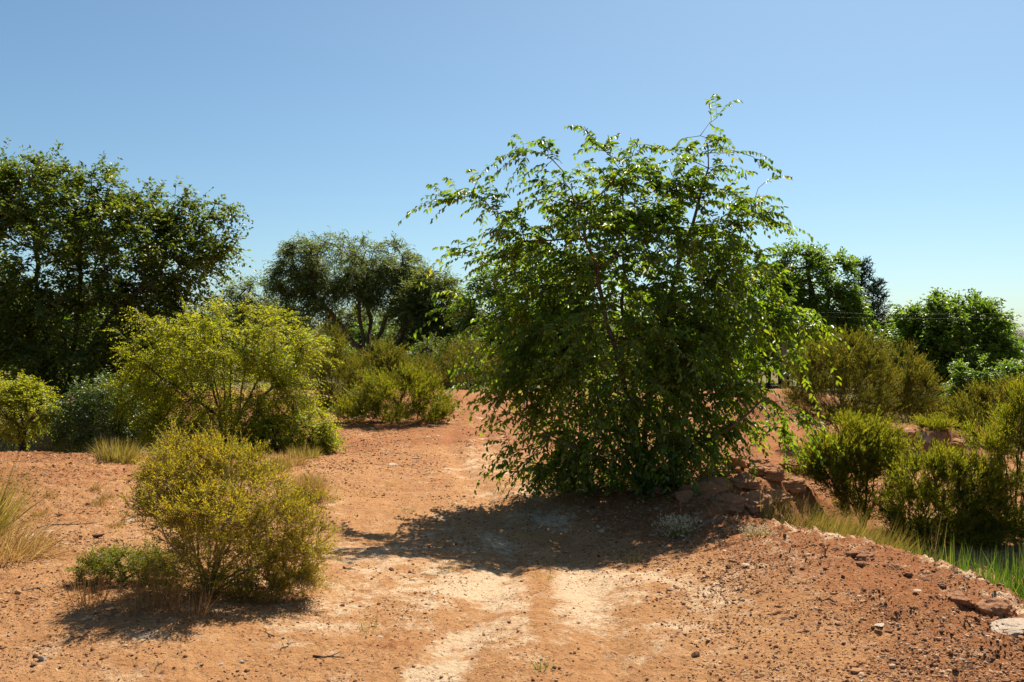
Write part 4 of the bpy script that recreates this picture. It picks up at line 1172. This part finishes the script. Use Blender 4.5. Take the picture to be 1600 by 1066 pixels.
# ------------------------------------------------------------------ fallen sticks
def stick(px, py, length, ang, seed, label, group=None, r=0.005):
    rng = np.random.default_rng(seed)
    x, y, z = on_ground(px, py)
    n = 7
    t = np.linspace(-.5, .5, n)
    P = np.stack([np.cos(ang) * t * length, np.sin(ang) * t * length, 0 * t], 1)
    P[:, :2] += rng.normal(0, length * 0.045, (n, 2))
    P[:, 2] = height(x + P[:, 0], y + P[:, 1]) - z + r * 0.9
    P[:, 2] = np.maximum(P[:, 2], np.linspace(P[0, 2], P[-1, 2], n))
    d = norm(np.gradient(P, axis=0)); rr = r * np.linspace(1, .45, n)
    V, q = tubes(P[:-1], P[1:], rr[:-1], rr[1:], d[:-1], d[1:], 5)
    k = 3
    b = P[k] + np.array([[0, 0, 0], [math.cos(ang + .8) * length * .25, math.sin(ang + .8) * length * .25, 0.01]])
    db = norm(b[1] - b[0])[None]
    V2, q2 = tubes(b[:1], b[1:], np.array([r * .6]), np.array([r * .3]), db, db, 4)
    o = link('fallen_stick', mesh_from('stick', np.vstack([V, V2]), [q, q2 + len(V)], smooth=True), M['bark_dark' if seed % 2 else 'twig'], loc=(x, y, z))
    tag(o, label, 'stick', group)


stick(515, 1028, 0.17, -.25, 401, 'dark fallen stick on the sand right of the olive bush')
stick(105, 822, 0.42, .35, 402, 'bent grey fallen branch beside the broom-like clump', r=0.008)
stick(60, 920, 0.28, .5, 404, 'pale fallen stick on the sand below the straw clump')
stick(545, 890, 0.12, -.6, 405, 'short dark stick at the tip of the olive bush')
stick(120, 700, 0.6, .9, 406, 'pale bare branch by the rusty dry brush', r=0.008)
for k, (px, py) in enumerate(((585, 855), (450, 1010), (420, 990), (1510, 1040), (1330, 1000), (640, 905), (1150, 1015), (250, 1040), (1280, 940), (1540, 1025))):
    stick(px, py, 0.1 + 0.03 * (k % 3), k * 1.1, 411 + 2 * k, 'little dark twig lying on the bare ground', 'little twigs on the ground', r=0.003)


# ------------------------------------------------------------------ fence and power lines in the valley
def cable(name, a, b, sag, r, parent=None):
    t = np.linspace(0, 1, 25)[:, None]
    P = np.array(a) * (1 - t) + np.array(b) * t - np.array([0, 0, 1.0]) * sag * 4 * t * (1 - t)
    d = norm(np.gradient(P, axis=0)); rr = np.full(len(P), r)
    V, q = tubes(P[:-1], P[1:], rr[:-1], rr[1:], d[:-1], d[1:], 5)
    return link(name, mesh_from(name, V, [q], smooth=True), M['wire'], parent)


def post(name, x, y, z0, z1, r, parent=None):
    z = np.linspace(z0, z1, 5)
    P = np.stack([x + 0 * z, y + 0 * z, z], 1); d = np.tile([0, 0, 1.0], (5, 1)); rr = np.linspace(r, r * .85, 5)
    V, q = tubes(P[:-1], P[1:], rr[:-1], rr[1:], d[:-1], d[1:], 10)
    cap = np.arange(len(V) - 10, len(V))[None]
    return link(name, mesh_from(name, V, [q, cap], smooth=False), M['wood_pole'], parent)


d = 33.0
A1, B1 = W3(585, 562, d), W3(720, 538, d)
A2, B2 = W3(585, 590, d), W3(720, 555, d)
fr = empty('wire_fence', (A1[0], d, h1(A1[0], d))); tag(fr, 'pale two-wire fence glimpsed below the domed tree', 'fence')
o0 = np.array(fr.location)
for nm, a, b in (('wire', A1, B1), ('wire', A2, B2)): cable(nm, a - o0, b - o0, 0.02, 0.014, fr)
for a in (A1, B1): post('post', a[0] - o0[0], 0, h1(a[0], d) - o0[2] - .2, a[2] + .08 - o0[2], 0.05, fr)
d = 32.0
xa, xb = (1225 - CX) / F * d, (1720 - CX) / F * d
for nm, x in (('behind the elm crown', xa), ('past the big edge brush', xb)):
    zt = W3(800, 480, d)[2]
    p = post('utility_pole', 0, 0, -0.3, zt - h1(x, d) + 0.15, 0.09)
    p.location = (x, d, h1(x, d)); tag(p, 'weathered utility pole ' + nm, 'pole', 'utility poles')
for k, py in enumerate((486, 493)):
    c = cable('power_line', W3(1225, py, d), W3(1720, py - 1, d), 0.12, 0.0010)
    tag(c, ('upper', 'lower')[k] + ' of two thin pale power lines in front of the ash tree', 'wire', 'power lines')
